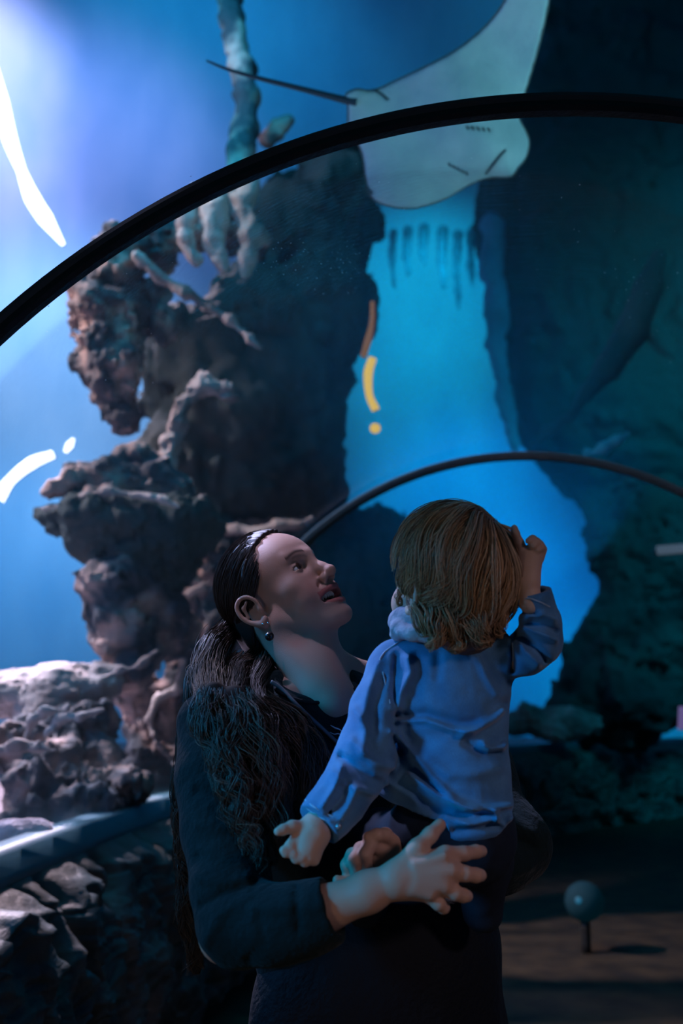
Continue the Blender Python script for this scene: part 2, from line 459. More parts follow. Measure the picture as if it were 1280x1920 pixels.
# ================================================================== MATERIALS
M_ACR = acrylic_mat()
M_RIB = pmat('black rubber metal', (.012, .014, .016), .45, .5, bump=.25, bscale=60)
M_LEDGE = pmat('grey ledge frame', (.05, .13, .17), .35, .5, bump=.3, bscale=9, stretch=(1, 40, 1))
M_ROCK = pmat('reef rock', (.045, .055, .07), .8, .3, bump=1.0, bscale=14, col2=(.42, .30, .27), vscale=5, ramp=(.47,.66))  # sharp pale noise patches stand in for lit ridge highlights
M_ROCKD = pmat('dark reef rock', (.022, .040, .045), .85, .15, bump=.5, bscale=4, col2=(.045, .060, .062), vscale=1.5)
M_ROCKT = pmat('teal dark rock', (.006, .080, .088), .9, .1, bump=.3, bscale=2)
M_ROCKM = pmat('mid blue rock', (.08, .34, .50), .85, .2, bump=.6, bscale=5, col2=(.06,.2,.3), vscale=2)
M_ROCKL = pmat('pale reef rock', (.45, .42, .42), .8, .3, bump=.9, bscale=7, col2=(.16, .13, .13), vscale=3)  # pale rock; on ridges and crests its paleness paints in highlights
M_SAND = pmat('pale sand', (.36, .34, .40), .9, .2, bump=.8, bscale=60, col2=(.24, .22, .26), vscale=20)
M_WALLROCK = pmat('cast rock wall', (.035, .055, .058), .5, .45, bump=.9, bscale=10, col2=(.10, .10, .095), vscale=5)
M_FLOOR = pmat('dark brown carpet', (.050, .038, .026), .9, .1, bump=.4, bscale=60, col2=(.022, .020, .018), vscale=6)
M_TANK = pmat('blue tank wall', (.40, .64, .84), .9, .1, col2=(.24, .50, .72), vscale=.9, stretch=(1, 1, .45), detail=7, ramp=(.3,.7), bump=.0)
M_SURF = pmat('rippled water surface', (.20, .42, .66), .55, .3, col2=(.12, .33, .58), vscale=.8, bump=.0, stretch=(1, .35, 1))

# ================================================================== TUNNEL SHELL
# axis of the curving tunnel: x, y, heading (to the right of +Y)
AX = np.array([(.30, -2.6, -.05), (.45, -.6, -.05), (.551, 1.75, 0.0), (.76, 4.45, .22), (1.35, 6.6, .38), (2.15, 8.3, .55), (3.6, 10.3, .75), (5.6, 12.0, .95), (8.2, 13.4, 1.1)])
ZC = CZ - .41                    # height of the arch's centre and of the ledge
RT = 1.56
def axis(n):
    A = catmull(AX, n); return A
def frame(a):
    h = a[2]; return np.array([a[0], a[1], ZC]), np.array([math.cos(h), -math.sin(h), 0.]), np.array([math.sin(h), math.cos(h), 0.])
def sweep(name, prof, A, closed=False):
    """prof (k,2): sideways, up from the arch centre"""
    V = []
    for a in A:
        c, s, _ = frame(a); V.append(c + prof[:,:1]*s + prof[:,1:]*np.array([0,0,1.]))
    V = np.array(V); n, k = V.shape[:2]
    F = []
    for i in range(n-1):
        for j in range(k if closed else k-1):
            j2 = (j+1) % k; F.append((i*k+j, i*k+j2, (i+1)*k+j2, (i+1)*k+j))
    return V.reshape(-1, 3), np.array(F)
def arch_prof(r0, r1, a0=-3, a1=183, n=64):
    t = np.radians(np.linspace(a0, a1, n))
    i = np.stack([r0*np.cos(t), r0*np.sin(t)], 1); o = np.stack([r1*np.cos(t[::-1]), r1*np.sin(t[::-1])], 1)
    return np.vstack([i, o])
AXF = axis(97)
# index of the ribs along the axis (AX[2] and AX[3])
I1, I2 = 24, 36
def panel(name, i0, i1):
    V, F = sweep(name, arch_prof(RT, RT+.05), AXF[i0:i1+1], True)
    struct(name, mesh_np(name, V, F), M_ACR)
panel('window_1', 0, I1); panel('window_2', I1, I2); panel('window_3', I2, 96)

def rib(c, yaw, R, w, d, label):
    C = np.array([c[0], c[1], c[2]]); s = np.array([math.cos(yaw), -math.sin(yaw), 0.]); f = np.array([math.sin(yaw), math.cos(yaw), 0.])
    root = empty('arch_rib', (c[0], c[1], ZC), label, 'arch rib', None)
    def ring(name, r0, r1, w0, mat, n=120):
        t = np.radians(np.linspace(-4, 184, n)); V = []
        b = min(.008, w0*.2)
        prof = [(r0, -w0/2+b), (r0+b, -w0/2), (r1, -w0/2), (r1, w0/2), (r0+b, w0/2), (r0, w0/2-b)]
        for a in t:
            for rr, ww in prof: V.append(C + rr*math.cos(a)*s + np.array([0,0,rr*math.sin(a)]) + ww*f)
        k = 6; F = [(i*k+j, i*k+(j+1)%k, (i+1)*k+(j+1)%k, (i+1)*k+j) for i in range(n-1) for j in range(k)]
        o = obj(name, mesh_np(name, V, F), mat, root)
        for p in o.data.polygons: p.use_smooth = False
        return o
    ring('rib_frame', R-d, R+.008, w, M_RIB)
    ring('sealing_strip', R-d*.35, R+.006, w*1.35, pmat('grey seal', (.05,.06,.065), .3, .5), 120)
    return root
rib((.551, 1.75, CZ-.41), -.108, 1.559, .036, .024, 'thick near black arch rib curving across the tunnel above the two people')
rib((.70, 4.50, CZ-.42), .42, 1.56, .05, .026, 'thin far dark arch rib behind the two people')

# ledge at the foot of the acrylic on both sides (trim), rock plinth walls below
def strip(name, prof, mat, A, side, closed=True):
    p = np.array(prof, float); p[:,0] *= side
    V, F = sweep(name, p, A, closed); return struct(name, mesh_np(name, V, F), mat)
LE = [(RT-.02, .005), (RT-.02, -.055), (RT-.035, -.075), (RT+.10, -.09), (RT+.10, .005)]
for sd, nm in ((-1, 'trim_1'), (1, 'trim_2')):
    o = strip(nm, LE, M_LEDGE, AXF, sd)
def plinth(name, side, seed):
    A = catmull(AX, 900); nu = 150; V = []
    for a in A:
        c, s, f = frame(a)
        for j in range(nu):
            v = j/(nu-1); z = -.075 - v*(ZC+.05-.075); off = RT-.03 - .16*math.sin(min(1, v*3)*1.57) + .10*v
            V.append(c + side*off*s + np.array([0,0,z]))
    V = np.array(V); X = V*1.0
    n = fbm(X*3.1+seed, 5, .55, True); n2 = fbm(X*9+seed, 3)
    vv = np.tile(np.linspace(0,1,nu), len(A)); w = np.clip(vv*14, 0, 1)
    cell = np.abs(fbm(X*1.6+3*seed, 2))
    n3 = fbm(X*22+seed, 3, .6, True)
    dsp = (.09*n + .03*n2 + .022*n3 - .13*np.exp(-(cell/.05)**2))*w
    S = np.repeat(np.array([frame(a)[1] for a in A]), nu, 0)
    V = V - side*S*(dsp[:,None]+.02*w[:,None]); V[:,2] += .05*n2*w*(vv<.97)
    V[:,2] = np.maximum(V[:,2], -.03); V[np.arange(nu-1, len(V), nu), 2] = -.03
    N = len(A); i = np.arange(N-1)[:,None]*nu; j = np.arange(nu-1)[None]
    F = np.stack(np.broadcast_arrays(i+j, i+j+1, i+nu+j+1, i+nu+j), -1).reshape(-1, 4)
    return struct(name, mesh_np(name, V, F), M_WALLROCK)
plinth('wall_left', -1, 2.0); plinth('wall_right', 1, 9.0)
Vf, Ff = sweep('floor', np.array([(-1.7, -ZC), (1.7, -ZC)]), AXF)
struct('floor', mesh_np('floor', Vf, Ff[:, ::-1]), M_FLOOR)

# ================================================================== TANK
def tankwall():
    t = np.linspace(-2.2, 2.2, 160); z = np.linspace(-3, 18.5, 60)
    V = [(1.0+13.5*math.sin(a), 4+13.5*math.cos(a), zz) for zz in z for a in t]
    k = len(t); F = [(j*k+i, j*k+i+1, (j+1)*k+i+1, (j+1)*k+i) for j in range(len(z)-1) for i in range(k-1)]
    return struct('wall_back', mesh_np('wall_back', V, F), M_TANK)
tankwall()
def seabed():
    xs = np.linspace(-13, 15, 180); ys = np.linspace(-3, 18, 150); V = []
    for y in ys:
        for x in xs: V.append((x, y, 0))
    V = np.array(V); h = .35*fbm(V*.5+2, 4)+.05*fbm(V*3, 3)
    c = AXF[:, :2]; d = np.min(np.linalg.norm(V[:,None,:2]-c[None], axis=2), axis=1)
    near = np.clip((d-1.75)/1.2, 0, 1)
    V[:,2] = (ZC-.05) + near*(h-.15) ; V[:,2] = np.where(d < 1.62, -.6, V[:,2])
    k = 180; F = np.array([(j*k+i, j*k+i+1, (j+1)*k+i+1, (j+1)*k+i) for j in range(149) for i in range(k-1)])
    keep = (d[F] > 1.50).all(1)
    return struct('seabed', mesh_np('seabed', V, F[keep]), M_SAND)
seabed()
def watersurface():
    n = 150; xs = np.linspace(-14, 15, n); ys = np.linspace(-4, 18, n)
    V = np.array([(x, y, 17.0) for y in ys for x in xs]); V[:,2] += .5*fbm(V*np.array([.5,.25,1]), 4)
    F = [(j*n+i, (j+1)*n+i, (j+1)*n+i+1, j*n+i+1) for j in range(n-1) for i in range(n-1)]
    return struct('water_surface', mesh_np('water_surface', V, F), M_SURF)
watersurface()

def rock(label, blobs, mat, amp=.09, fr=3.0, h=None, k=None, group=None, seed=0, extra=None, name='reef_rock', cat='rock', sq=(1,1,1), ch=False, dY=0.):
    blobs = [(b[0], b[1], b[2]+dY, b[3]) for b in blobs]
    lo, hi = bounds(blobs, .12+amp*2); sz = max(hi-lo); h = h or max(sz/120, .012)
    lo = lo; f = Field(lo, hi, h); mr = np.mean([PR(b)[1] for b in blobs]); k = k or mr*.9
    if ch: f.chain(blobs, min(k, .05))
    else:
        for b in blobs: f.blob(b, k, sq)
    if extra: extra(f)
    f.disp(amp*2.2, lambda X: amp*(.75*fbm(X*fr+seed, 5, .55, True) + .5*fbm(X*fr*2.3+seed, 3) + .28*fbm(X*fr*6+seed, 3, .6, True)) )
    V, F = biggest(*f.mesh()); o = obj(name, mesh_np(name, V, F), mat)
    return tag(o, label, cat, group)

# big dark overhanging mass, centre left
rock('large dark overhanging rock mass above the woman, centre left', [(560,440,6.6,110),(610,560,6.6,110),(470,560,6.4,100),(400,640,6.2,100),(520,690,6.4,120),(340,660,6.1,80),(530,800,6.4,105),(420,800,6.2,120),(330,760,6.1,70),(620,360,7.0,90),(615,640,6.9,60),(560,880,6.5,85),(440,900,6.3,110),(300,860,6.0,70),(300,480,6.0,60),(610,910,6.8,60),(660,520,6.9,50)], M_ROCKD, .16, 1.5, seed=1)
rock('tapering mottled rock pillar hanging left of the dark overhang', [(230,480,5.2,70),(165,540,5.2,60),(225,570,5.2,70),(190,640,5.2,60),(235,660,5.2,55),(215,720,5.2,44),(240,780,5.2,34),(290,600,5.3,50),(140,570,5.1,34),(170,690,5.2,34)], M_ROCK, .10, 3.2, seed=2, h=.014)
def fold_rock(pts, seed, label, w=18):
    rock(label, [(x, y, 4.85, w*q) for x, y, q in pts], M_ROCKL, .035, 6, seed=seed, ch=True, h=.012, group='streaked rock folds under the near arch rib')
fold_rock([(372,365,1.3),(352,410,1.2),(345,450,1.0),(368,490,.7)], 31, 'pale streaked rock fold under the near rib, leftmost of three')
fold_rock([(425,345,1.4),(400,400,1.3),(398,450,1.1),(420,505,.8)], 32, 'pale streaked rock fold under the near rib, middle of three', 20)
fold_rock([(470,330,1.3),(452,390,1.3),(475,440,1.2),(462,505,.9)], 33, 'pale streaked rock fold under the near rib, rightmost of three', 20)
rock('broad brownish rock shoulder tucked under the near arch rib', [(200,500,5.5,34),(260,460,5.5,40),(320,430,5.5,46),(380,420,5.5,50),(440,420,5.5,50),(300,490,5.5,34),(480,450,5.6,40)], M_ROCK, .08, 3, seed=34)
rock('long thin diagonal rock ridge catching light on the dark overhang', [(255,480,4.95,14),(300,520,5.0,13),(350,548,5.0,14),(390,575,5.0,11),(430,600,5.0,10),(470,635,5.0,8),(490,655,5.0,6)], M_ROCKL, .025, 8, k=.06, seed=4, ch=True, h=.01)  # the light it catches is put into the pale rock colour
rock('curled rock arch with knobbly lit crest in the middle of the dark mass', [(440,742,5.0,12),(415,728,5.0,18),(380,722,5.0,20),(352,748,5.0,17),(335,790,5.0,16),(322,830,5.0,14),(312,870,5.0,14),(295,905,5.0,15)], M_ROCKL, .05, 7, k=.05, seed=5, ch=True, h=.01)  # pale rock colour stands in for the lit crest
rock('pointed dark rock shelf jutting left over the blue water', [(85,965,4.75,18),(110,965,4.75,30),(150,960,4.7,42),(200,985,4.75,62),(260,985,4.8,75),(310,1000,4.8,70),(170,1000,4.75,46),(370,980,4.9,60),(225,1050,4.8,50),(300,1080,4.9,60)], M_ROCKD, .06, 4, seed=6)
rock('lumpy rock ridge with lit crest on top of the pointed shelf', [(90,925,4.7,20),(130,895,4.75,26),(170,900,4.8,36),(210,890,4.85,36),(250,855,4.9,30),(290,890,4.9,40),(340,925,4.9,32),(240,905,4.85,36),(180,930,4.7,26)], M_ROCK, .05, 6, seed=7, ch=True, h=.013)
rock('rock column dropping from the shelf down to the reef bed', [(140,1095,4.6,13),(175,1092,4.65,30),(210,1085,4.7,46),(260,1100,4.8,66),(220,1150,4.7,50),(300,1150,4.9,60),(205,1195,4.7,38),(250,1220,4.75,54),(330,1190,5.0,60),(235,1270,4.75,40)], M_ROCK, .06, 6, seed=8, h=.014)
rock('rounded rock bank with pale lit ridges behind the woman\'s head', [(390,1000,5.2,44),(440,1010,5.2,50),(500,1005,5.4,44),(545,990,5.5,34),(400,1080,5.2,66),(480,1090,5.3,80),(540,1060,5.6,60),(350,1130,5.1,50),(420,1180,5.2,64)], M_ROCK, .08, 4, seed=9, dY=1.0)
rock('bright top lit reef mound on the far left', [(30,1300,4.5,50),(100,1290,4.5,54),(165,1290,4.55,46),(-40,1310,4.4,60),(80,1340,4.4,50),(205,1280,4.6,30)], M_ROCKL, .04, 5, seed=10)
rock('craggy lit rock steps at the lower left of the tank', [(60,1390,4.0,50),(0,1400,3.9,50),(130,1360,4.1,50),(190,1350,4.2,46),(120,1420,3.95,50),(190,1420,4.1,50),(60,1470,3.8,56),(150,1480,3.9,50),(220,1480,4.0,44),(30,1520,3.75,40),(110,1520,3.75,44),(190,1510,3.8,40),(260,1470,4.0,40)], M_ROCK, .06, 7, seed=11, dY=.25)
rock('upright knobbly rocks beside the ponytail at the tank edge', [(250,1300,4.5,50),(310,1310,4.6,44),(345,1260,4.7,38),(350,1215,4.8,26),(270,1370,4.5,48),(330,1370,4.6,44),(260,1440,4.4,44),(310,1430,4.5,48),(350,1440,4.7,34),(240,1490,4.4,36),(300,1475,4.5,36)], M_ROCK, .06, 7, seed=12, dY=.6)
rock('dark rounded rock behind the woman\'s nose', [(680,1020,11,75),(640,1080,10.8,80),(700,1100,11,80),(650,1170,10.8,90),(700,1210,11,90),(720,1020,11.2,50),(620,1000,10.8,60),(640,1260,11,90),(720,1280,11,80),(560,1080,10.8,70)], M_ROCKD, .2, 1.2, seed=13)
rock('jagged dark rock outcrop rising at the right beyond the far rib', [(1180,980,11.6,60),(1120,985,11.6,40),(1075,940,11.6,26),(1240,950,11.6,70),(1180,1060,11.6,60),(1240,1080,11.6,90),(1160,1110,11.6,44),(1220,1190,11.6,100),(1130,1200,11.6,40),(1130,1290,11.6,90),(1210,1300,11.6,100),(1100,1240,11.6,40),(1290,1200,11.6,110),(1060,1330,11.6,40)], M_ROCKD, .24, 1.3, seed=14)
rock('pale mottled coral boulder low behind the child', [(985,1345,10.9,34),(1030,1360,10.9,36),(1075,1358,10.9,34),(950,1365,10.9,26),(1110,1355,10.9,22)], M_ROCKL, .10, 2.5, seed=15)
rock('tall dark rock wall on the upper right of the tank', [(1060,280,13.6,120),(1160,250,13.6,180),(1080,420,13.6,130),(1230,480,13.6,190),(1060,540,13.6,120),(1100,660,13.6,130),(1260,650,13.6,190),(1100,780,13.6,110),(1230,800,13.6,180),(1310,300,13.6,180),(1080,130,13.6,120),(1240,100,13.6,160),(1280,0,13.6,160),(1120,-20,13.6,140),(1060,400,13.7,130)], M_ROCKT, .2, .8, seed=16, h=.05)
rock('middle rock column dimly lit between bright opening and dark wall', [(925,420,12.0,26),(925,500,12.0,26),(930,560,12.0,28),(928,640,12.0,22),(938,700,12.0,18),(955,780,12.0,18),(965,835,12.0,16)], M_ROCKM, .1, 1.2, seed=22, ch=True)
rock('dark rock face between the ray and the overhang', [(560,380,9,80),(620,400,9.2,80),(640,480,9.4,75),(650,560,9.6,62),(620,660,9.4,40),(590,760,9.4,50),(600,860,9.6,60),(590,620,9.2,80),(580,500,9.2,90),(560,700,9.2,80),(640,300,9.2,60),(690,420,9.4,30)], M_ROCKD, .2, 1.3, seed=17)
for (x, y, w, ln), lb in zip(((738,468,13,70),(765,462,15,50),(795,458,14,40),(830,462,16,75),(858,470,14,110),(884,466,14,70)), ('leftmost','second from the left','third from the left','fourth from the left','fifth and longest','rightmost')):
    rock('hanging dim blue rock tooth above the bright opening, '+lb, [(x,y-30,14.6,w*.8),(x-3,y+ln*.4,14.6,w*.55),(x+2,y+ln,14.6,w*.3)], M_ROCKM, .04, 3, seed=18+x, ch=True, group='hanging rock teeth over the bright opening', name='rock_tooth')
rock('slender wavy rock column rising out of the top of the frame', [(435,-60,6.2,30),(430,0,6.1,27),(440,60,6.0,25),(452,120,5.9,26),(462,180,5.8,27),(458,240,5.8,26),(448,300,5.7,28),(450,360,5.6,34)], M_ROCK, .04, 3.5, seed=19, ch=True)
rock('small stub of rock beside the slender column', [(500,262,6.0,16),(520,240,6.0,16),(540,225,6.0,14)], M_ROCK, .03, 5, seed=20, ch=True)
def ridge(label, pts, Y, seed, w=1.0, dY=0):  # pale strips that paint highlights onto the reef rocks
    rock(label, [(x, y, Y, r*w) for x, y, r in pts], M_ROCKL, .022, 9, k=.03, seed=seed, ch=True, h=.008, name='highlight_ridge', dY=dY)
ridge('thin pale highlight ridge running along the top of the pointed shelf', [(78,955,7),(120,948,8),(160,928,8),(205,920,9),(255,928,8),(310,938,9),(345,955,7)], 4.62, 41)
ridge('pale wavy ridge on the rock bank directly above the woman\'s hair', [(365,1045,10),(392,1008,12),(440,992,12),(490,1000,11),(520,985,12),(560,985,10),(585,972,7)], 5.95, 42)  # pale strip that paints a highlight onto the bank
ridge('thin pale arc on the rock bank left of the woman\'s head', [(330,1150,6),(345,1118,7),(380,1095,7),(430,1085,6),(455,1062,6)], 5.75, 43)  # pale strip that paints a highlight onto the bank
ridge('pale stepped highlight ridge at the far left, upper of two', [(48,1385,9),(60,1350,10),(90,1332,11),(125,1328,10)], 4.0, 44)
ridge('pale stepped highlight ridge at the far left, lower and brighter of two', [(-20,1412,13),(30,1400,14),(75,1400,12),(105,1408,9)], 3.82, 45)
ridge('pale highlight ridge on the craggy rocks right of the stepped ones', [(85,1375,8),(110,1352,9),(150,1345,11),(190,1332,8)], 4.0, 46)
ridge('pale loop shaped highlight ridge next to the ponytail', [(345,1235,9),(335,1290,10),(295,1310,10),(278,1350,9),(295,1395,8),(335,1440,7)], 4.95, 47)
ridge('short pale highlight ridge at the foot of the rock column', [(185,1275,8),(220,1258,10),(262,1250,10),(290,1225,8)], 4.45, 48)
# white sand drift pressed against the acrylic
rock('drift of pale sand banked against the acrylic at far left', [(-40,1585,3.4,44),(20,1572,3.4,38),(70,1565,3.45,32),(120,1552,3.6,26)], M_SAND, .012, 8, seed=21, name='sand_drift', cat='sand')

# ================================================================== LAMPS, GLINTS
def emat(name, col, s):
    return pmat(name, (.02,.02,.02), .5, .2, emis=col, es=s)
def glint_bar(name, label, pts, mat, back_mat, group=None, depth=.05):  # glints and reflections shaped as glowing tubes with a dark backing
    q = [PR(p) for p in pts]; r = np.array([b for a, b in q]); root = empty(name, q[len(q)//2][0], label, 'lamp', group)
    tube('glow_tube', [a for a, b in q], list(r), mat, root, K=60, sides=12)
    hp = [a+np.array([0, b*1.1+.004, 0]) for a, b in q]
    tube('back_tube', hp, list(r*.7), back_mat, root, K=60, sides=8)
    return root
E_LAV = emat('lavender white glint', (.62, .66, 1.0), 5.0)
E_AMB = emat('amber reflection', (1.0, .62, .10), 1.1)
E_AMD = emat('dim orange reflection', (.8, .34, .08), .32)
glint_bar('tank_glint', 'long curved white glint, built as a glowing tube, at the upper left edge', [(-25,90,5.4,10),(0,190,5.4,16),(18,260,5.4,14),(40,320,5.4,9),(60,370,5.4,15),(85,410,5.4,15),(118,458,5.4,4)], E_LAV, M_RIB)
glint_bar('tank_glint', 'flat white glare, built as a glowing tube, behind the pointed rock shelf', [(-5,935,4.9,14),(20,900,4.9,10),(60,868,4.9,12),(100,852,4.9,8)], E_LAV, M_RIB)
glint_bar('tank_glint', 'tiny white glare spot, built as a glowing tube, on the rock ridge crest', [(122,848,4.9,4),(130,835,4.9,8),(138,822,4.9,3)], E_LAV, M_RIB)
glint_bar('amber_reflection', 'tall orange reflection, built as a glowing strip, left of the bright opening', [(698,566,5.9,4),(697,605,5.9,5),(689,640,5.9,7),(681,668,5.9,6)], E_AMD, M_RIB)
glint_bar('amber_reflection', 'yellow reflection, built as a glowing strip, below the orange one', [(698,672,5.9,8),(690,700,5.9,9),(692,740,5.9,7),(704,768,5.9,8)], E_AMB, M_RIB)
def globe(name, label, q, mat, cat='lamp'):  # reflection spot shaped as a glowing ball with a dark base
    p, r = PR(q); root = empty(name, p-np.array([0,0,r]), label, cat)
    f = Field(p-r*1.5, p+r*1.5, r/12); f.ell(p, (r, r, r*.95), 0); V, F = f.mesh()
    obj('globe', mesh_np('globe', V, F), mat, root)
    f = Field(p-r*2.2, p+r*1.5, r/12); f.cap(p+np.array([0,r*.9,-r*.1]), p+np.array([0,r*1.4,0]), r*.5, r*.6, 0); V, F = f.mesh()
    obj('ball_base', mesh_np('ball_base', V, F), M_RIB, root); return root
globe('amber_reflection', 'round yellow reflection, built as a glowing ball, lowest under the amber strips', (703,803,5.9,10), E_AMB)
p, r = PR((1095,1690,5.9,36))  # emissive ball added for a dim blue glow, brighter core in front
root = empty('blue_glow', (p[0], p[1], 0), 'round dim blue glowing ball on a post low down at the right', 'lamp')
f = Field(p-r*1.4, p+r*1.4, r/14); f.ell(p, (r, r, r*1.0), 0); V, F = f.mesh()
obj('globe', mesh_np('globe', V, F), pmat('blue globe', (.01,.035,.05), .8, .1, emis=(.0,.07,.11), es=.08), root)
f = Field(p-r*1.0, p+r*.6, r/20); f.ell(p-np.array([r*.45, r*.75, -.02]), (r*.2, r*.2, r*.2), 0); V, F = f.mesh()
obj('core', mesh_np('core', V, F), emat('blue core', (.05, .5, .9), .22), root)
tube('post', [(p[0], p[1], -.02), (p[0], p[1], p[2]-r*.7)], r*.25, M_RIB, root, K=4)
# pale light bar at the right edge, tiny violet light below
p, r = PR((1262,1030,7.6,9))
root = empty('light_bar', p, 'pale blurred light bar at the right edge beside the dark rocks', 'lamp')
tube('glow_tube', [P(1232,1032,7.6), P(1310,1026,7.6)], r*1.0, emat('pale bar', (.30,.42,.60), .35), root, K=6)
tube('back_tube', [P(1225,1036,7.65), P(1315,1030,7.65)], r*.9, M_RIB, root, K=6)
root = empty('small_lamp', P(1277,1350,7.0), 'tiny dim violet lamp at the right edge above the ledge', 'lamp')
tube('glow_tube', [P(1279,1325,7.0), P(1277,1368,7.0)], 7*mpp(1277,1350,7.0), emat('violet', (.3,.22,.6), .35), root, K=6)
tube('back_tube', [P(1284,1325,7.06), P(1282,1368,7.06)], 7*mpp(1277,1350,7.0), M_RIB, root, K=6)

# ================================================================== STINGRAY
def stingray():
    out = np.array([(652,198),(648,178),(668,168),(700,170),(745,150),(800,124),(850,97),(895,62),(930,22),(955,-30),(985,-75),(1005,-95),(1016,-60),(1020,-10),(1012,50),(1000,110),(986,165),(972,215),(985,245),(992,268),(985,295),(968,315),(955,330),(915,332),(880,346),(830,374),(770,389),(722,383),(695,366),(685,325),(680,290),(668,262),(652,230)], float)
    out = out[::-1]
    c0 = P(830, 225, 3.3); ex = np.array([1., 0, 0]); ey = np.array([0, -.55, .835]); ey /= np.linalg.norm(ey); nn = np.cross(ex, ey)
    def toplane(a, b):
        r = ray(a, b); o = np.array([0, 0, CZ]); t = ((c0-o)@nn)/(r@nn); X = o+r*t-c0; return np.array([X@ex, X@ey])
    PL = np.array([toplane(a, b) for a, b in out])
    # resample the outline smoothly
    PLs = catmull(np.vstack([PL, PL[:1]]), 180)[:-1]
    h = .008; lo = PLs.min(0)-.05; hi = PLs.max(0)+.05
    f = Field((lo[0], lo[1], -.12), (hi[0], hi[1], .16), h)
    gx, gy = np.meshgrid(f.ax[0], f.ax[1], indexing='ij'); Q = np.stack([gx.ravel(), gy.ravel()], 1)
    A = PLs; B = np.roll(PLs, -1, 0); d = np.full(len(Q), 9.); ins = np.zeros(len(Q), bool)
    for a, b in zip(A, B):
        e = b-a; t = np.clip(((Q-a)@e)/(e@e+1e-12), 0, 1); d = np.minimum(d, np.linalg.norm(Q-a-t[:,None]*e, axis=1))
        cr = ((a[1] > Q[:,1]) != (b[1] > Q[:,1])) & (Q[:,0] < (b[0]-a[0])*(Q[:,1]-a[1])/(b[1]-a[1]+1e-12)+a[0]); ins ^= cr
    sd = np.where(ins, d, -d).reshape(gx.shape)
    ctr = toplane(850, 270)
    th = .007 + .055*np.exp(-((gx-ctr[0])**2/.10+(gy-ctr[1])**2/.06))*(1-np.exp(-np.maximum(sd,0)/.05))
    ben = .10*((gy-ctr[1])/.5)**2 + .012*np.sin(gx*14+gy*9)
    W = f.ax[2][None,None,:]-ben[:,:,None]
    dd = np.sqrt(np.maximum(np.abs(W)-th[:,:,None]+.006, 0)**2 + np.maximum(-sd[:,:,None]+.006, 0)**2)-.006
    f.D = np.maximum(dd, -.02).astype(np.float32)
    def loc(a, b, w=0.): p = toplane(a, b); return np.array([p[0], p[1], w])
    # mouth, nostril fold, pelvic fin creases (belly side faces the camera: -n is toward it?)
    side = 1 if (np.array([0,0,CZ])-c0)@nn > 0 else -1
    def bw(a, b): 
        p = toplane(a, b); ed = np.linalg.norm(PLs-p, axis=1).min(); return side*(.007+.055*math.exp(-((p[0]-ctr[0])**2/.10+(p[1]-ctr[1])**2/.06))*(1-math.exp(-ed/.05))) + .10*((p[1]-ctr[1])/.5)**2+.012*math.sin(p[0]*14+p[1]*9)
    def groove(pts, r):
        q = [loc(a, b, bw(a, b)) for a, b in pts]
        for a, b in zip(q[:-1], q[1:]): f.cap(a, b, r, r, .006, 's')
    groove([(944,278),(932,292),(920,308),(908,328)], .006)
    groove([(700,168),(712,176),(726,186)], .006); groove([(686,350),(698,360)], .006)
    for k in range(5): groove([(872+k*9,236+k*1),(876+k*9,241+k*1)], .005)
    for k in range(5): groove([(838+k*8,306+k*4),(842+k*8,311+k*4)], .004)
    V, F = f.mesh(); Vw = c0 + V[:,:1]*ex + V[:,1:2]*ey + V[:,2:]*nn
    root = empty('stingray', c0, 'large pale stingray seen from below, gliding over the acrylic tunnel roof', 'stingray')
    me = mesh_np('body', Vw, F)
    mat = pmat('ray belly', (.50, .60, .60), .55, .4, col2=(.40, .50, .52), vscale=9, bump=.25, bscale=30)
    obj('body', me, mat, root)
    md = pmat('ray tail', (.03, .05, .07), .5, .4)
    tail = [c0+toplane(a, b)[0]*ex+toplane(a, b)[1]*ey+bb*nn for a, b, bb in ((668,192,.02),(640,186,.02),(570,168,.02),(490,148,.02),(430,131,.02),(388,114,.02))]
    tube('tail', tail, [.016,.013,.010,.008,.006,.0035], md, root, K=50)
    def line(nm, pts, r=.0035):
        tube(nm, [c0+(lambda q: q[0]*ex+q[1]*ey+q[2]*nn)(loc(a, b, bw(a, b))) for a, b in pts], r, md, root, K=16, sides=6)
    line('mouth_slit', [(944,280),(934,290),(922,306),(908,326)]); line('fin_crease', [(698,168),(712,175),(726,187)]); line('fin_crease', [(684,350),(698,362)])
    for k in range(5): line('gill_slit', [(870+k*10,235+k),(874+k*10,242+k)], .0028)
    for k in range(5): line('gill_slit', [(838+k*8,305+k*4),(843+k*8,311+k*4)], .0028)
    edge = [c0+e[0]*ex+e[1]*ey+(.10*((e[1]-ctr[1])/.5)**2+.012*math.sin(e[0]*14+e[1]*9))*nn for e in PLs[::3]]
    V, F = tubes(catmull(np.array(edge+edge[:1]), 260)[None], .0045, 6)
    obj('fin_edge', mesh_np('fin_edge', V, F), pmat('ray edge', (.10,.11,.10), .6), root)
stingray()

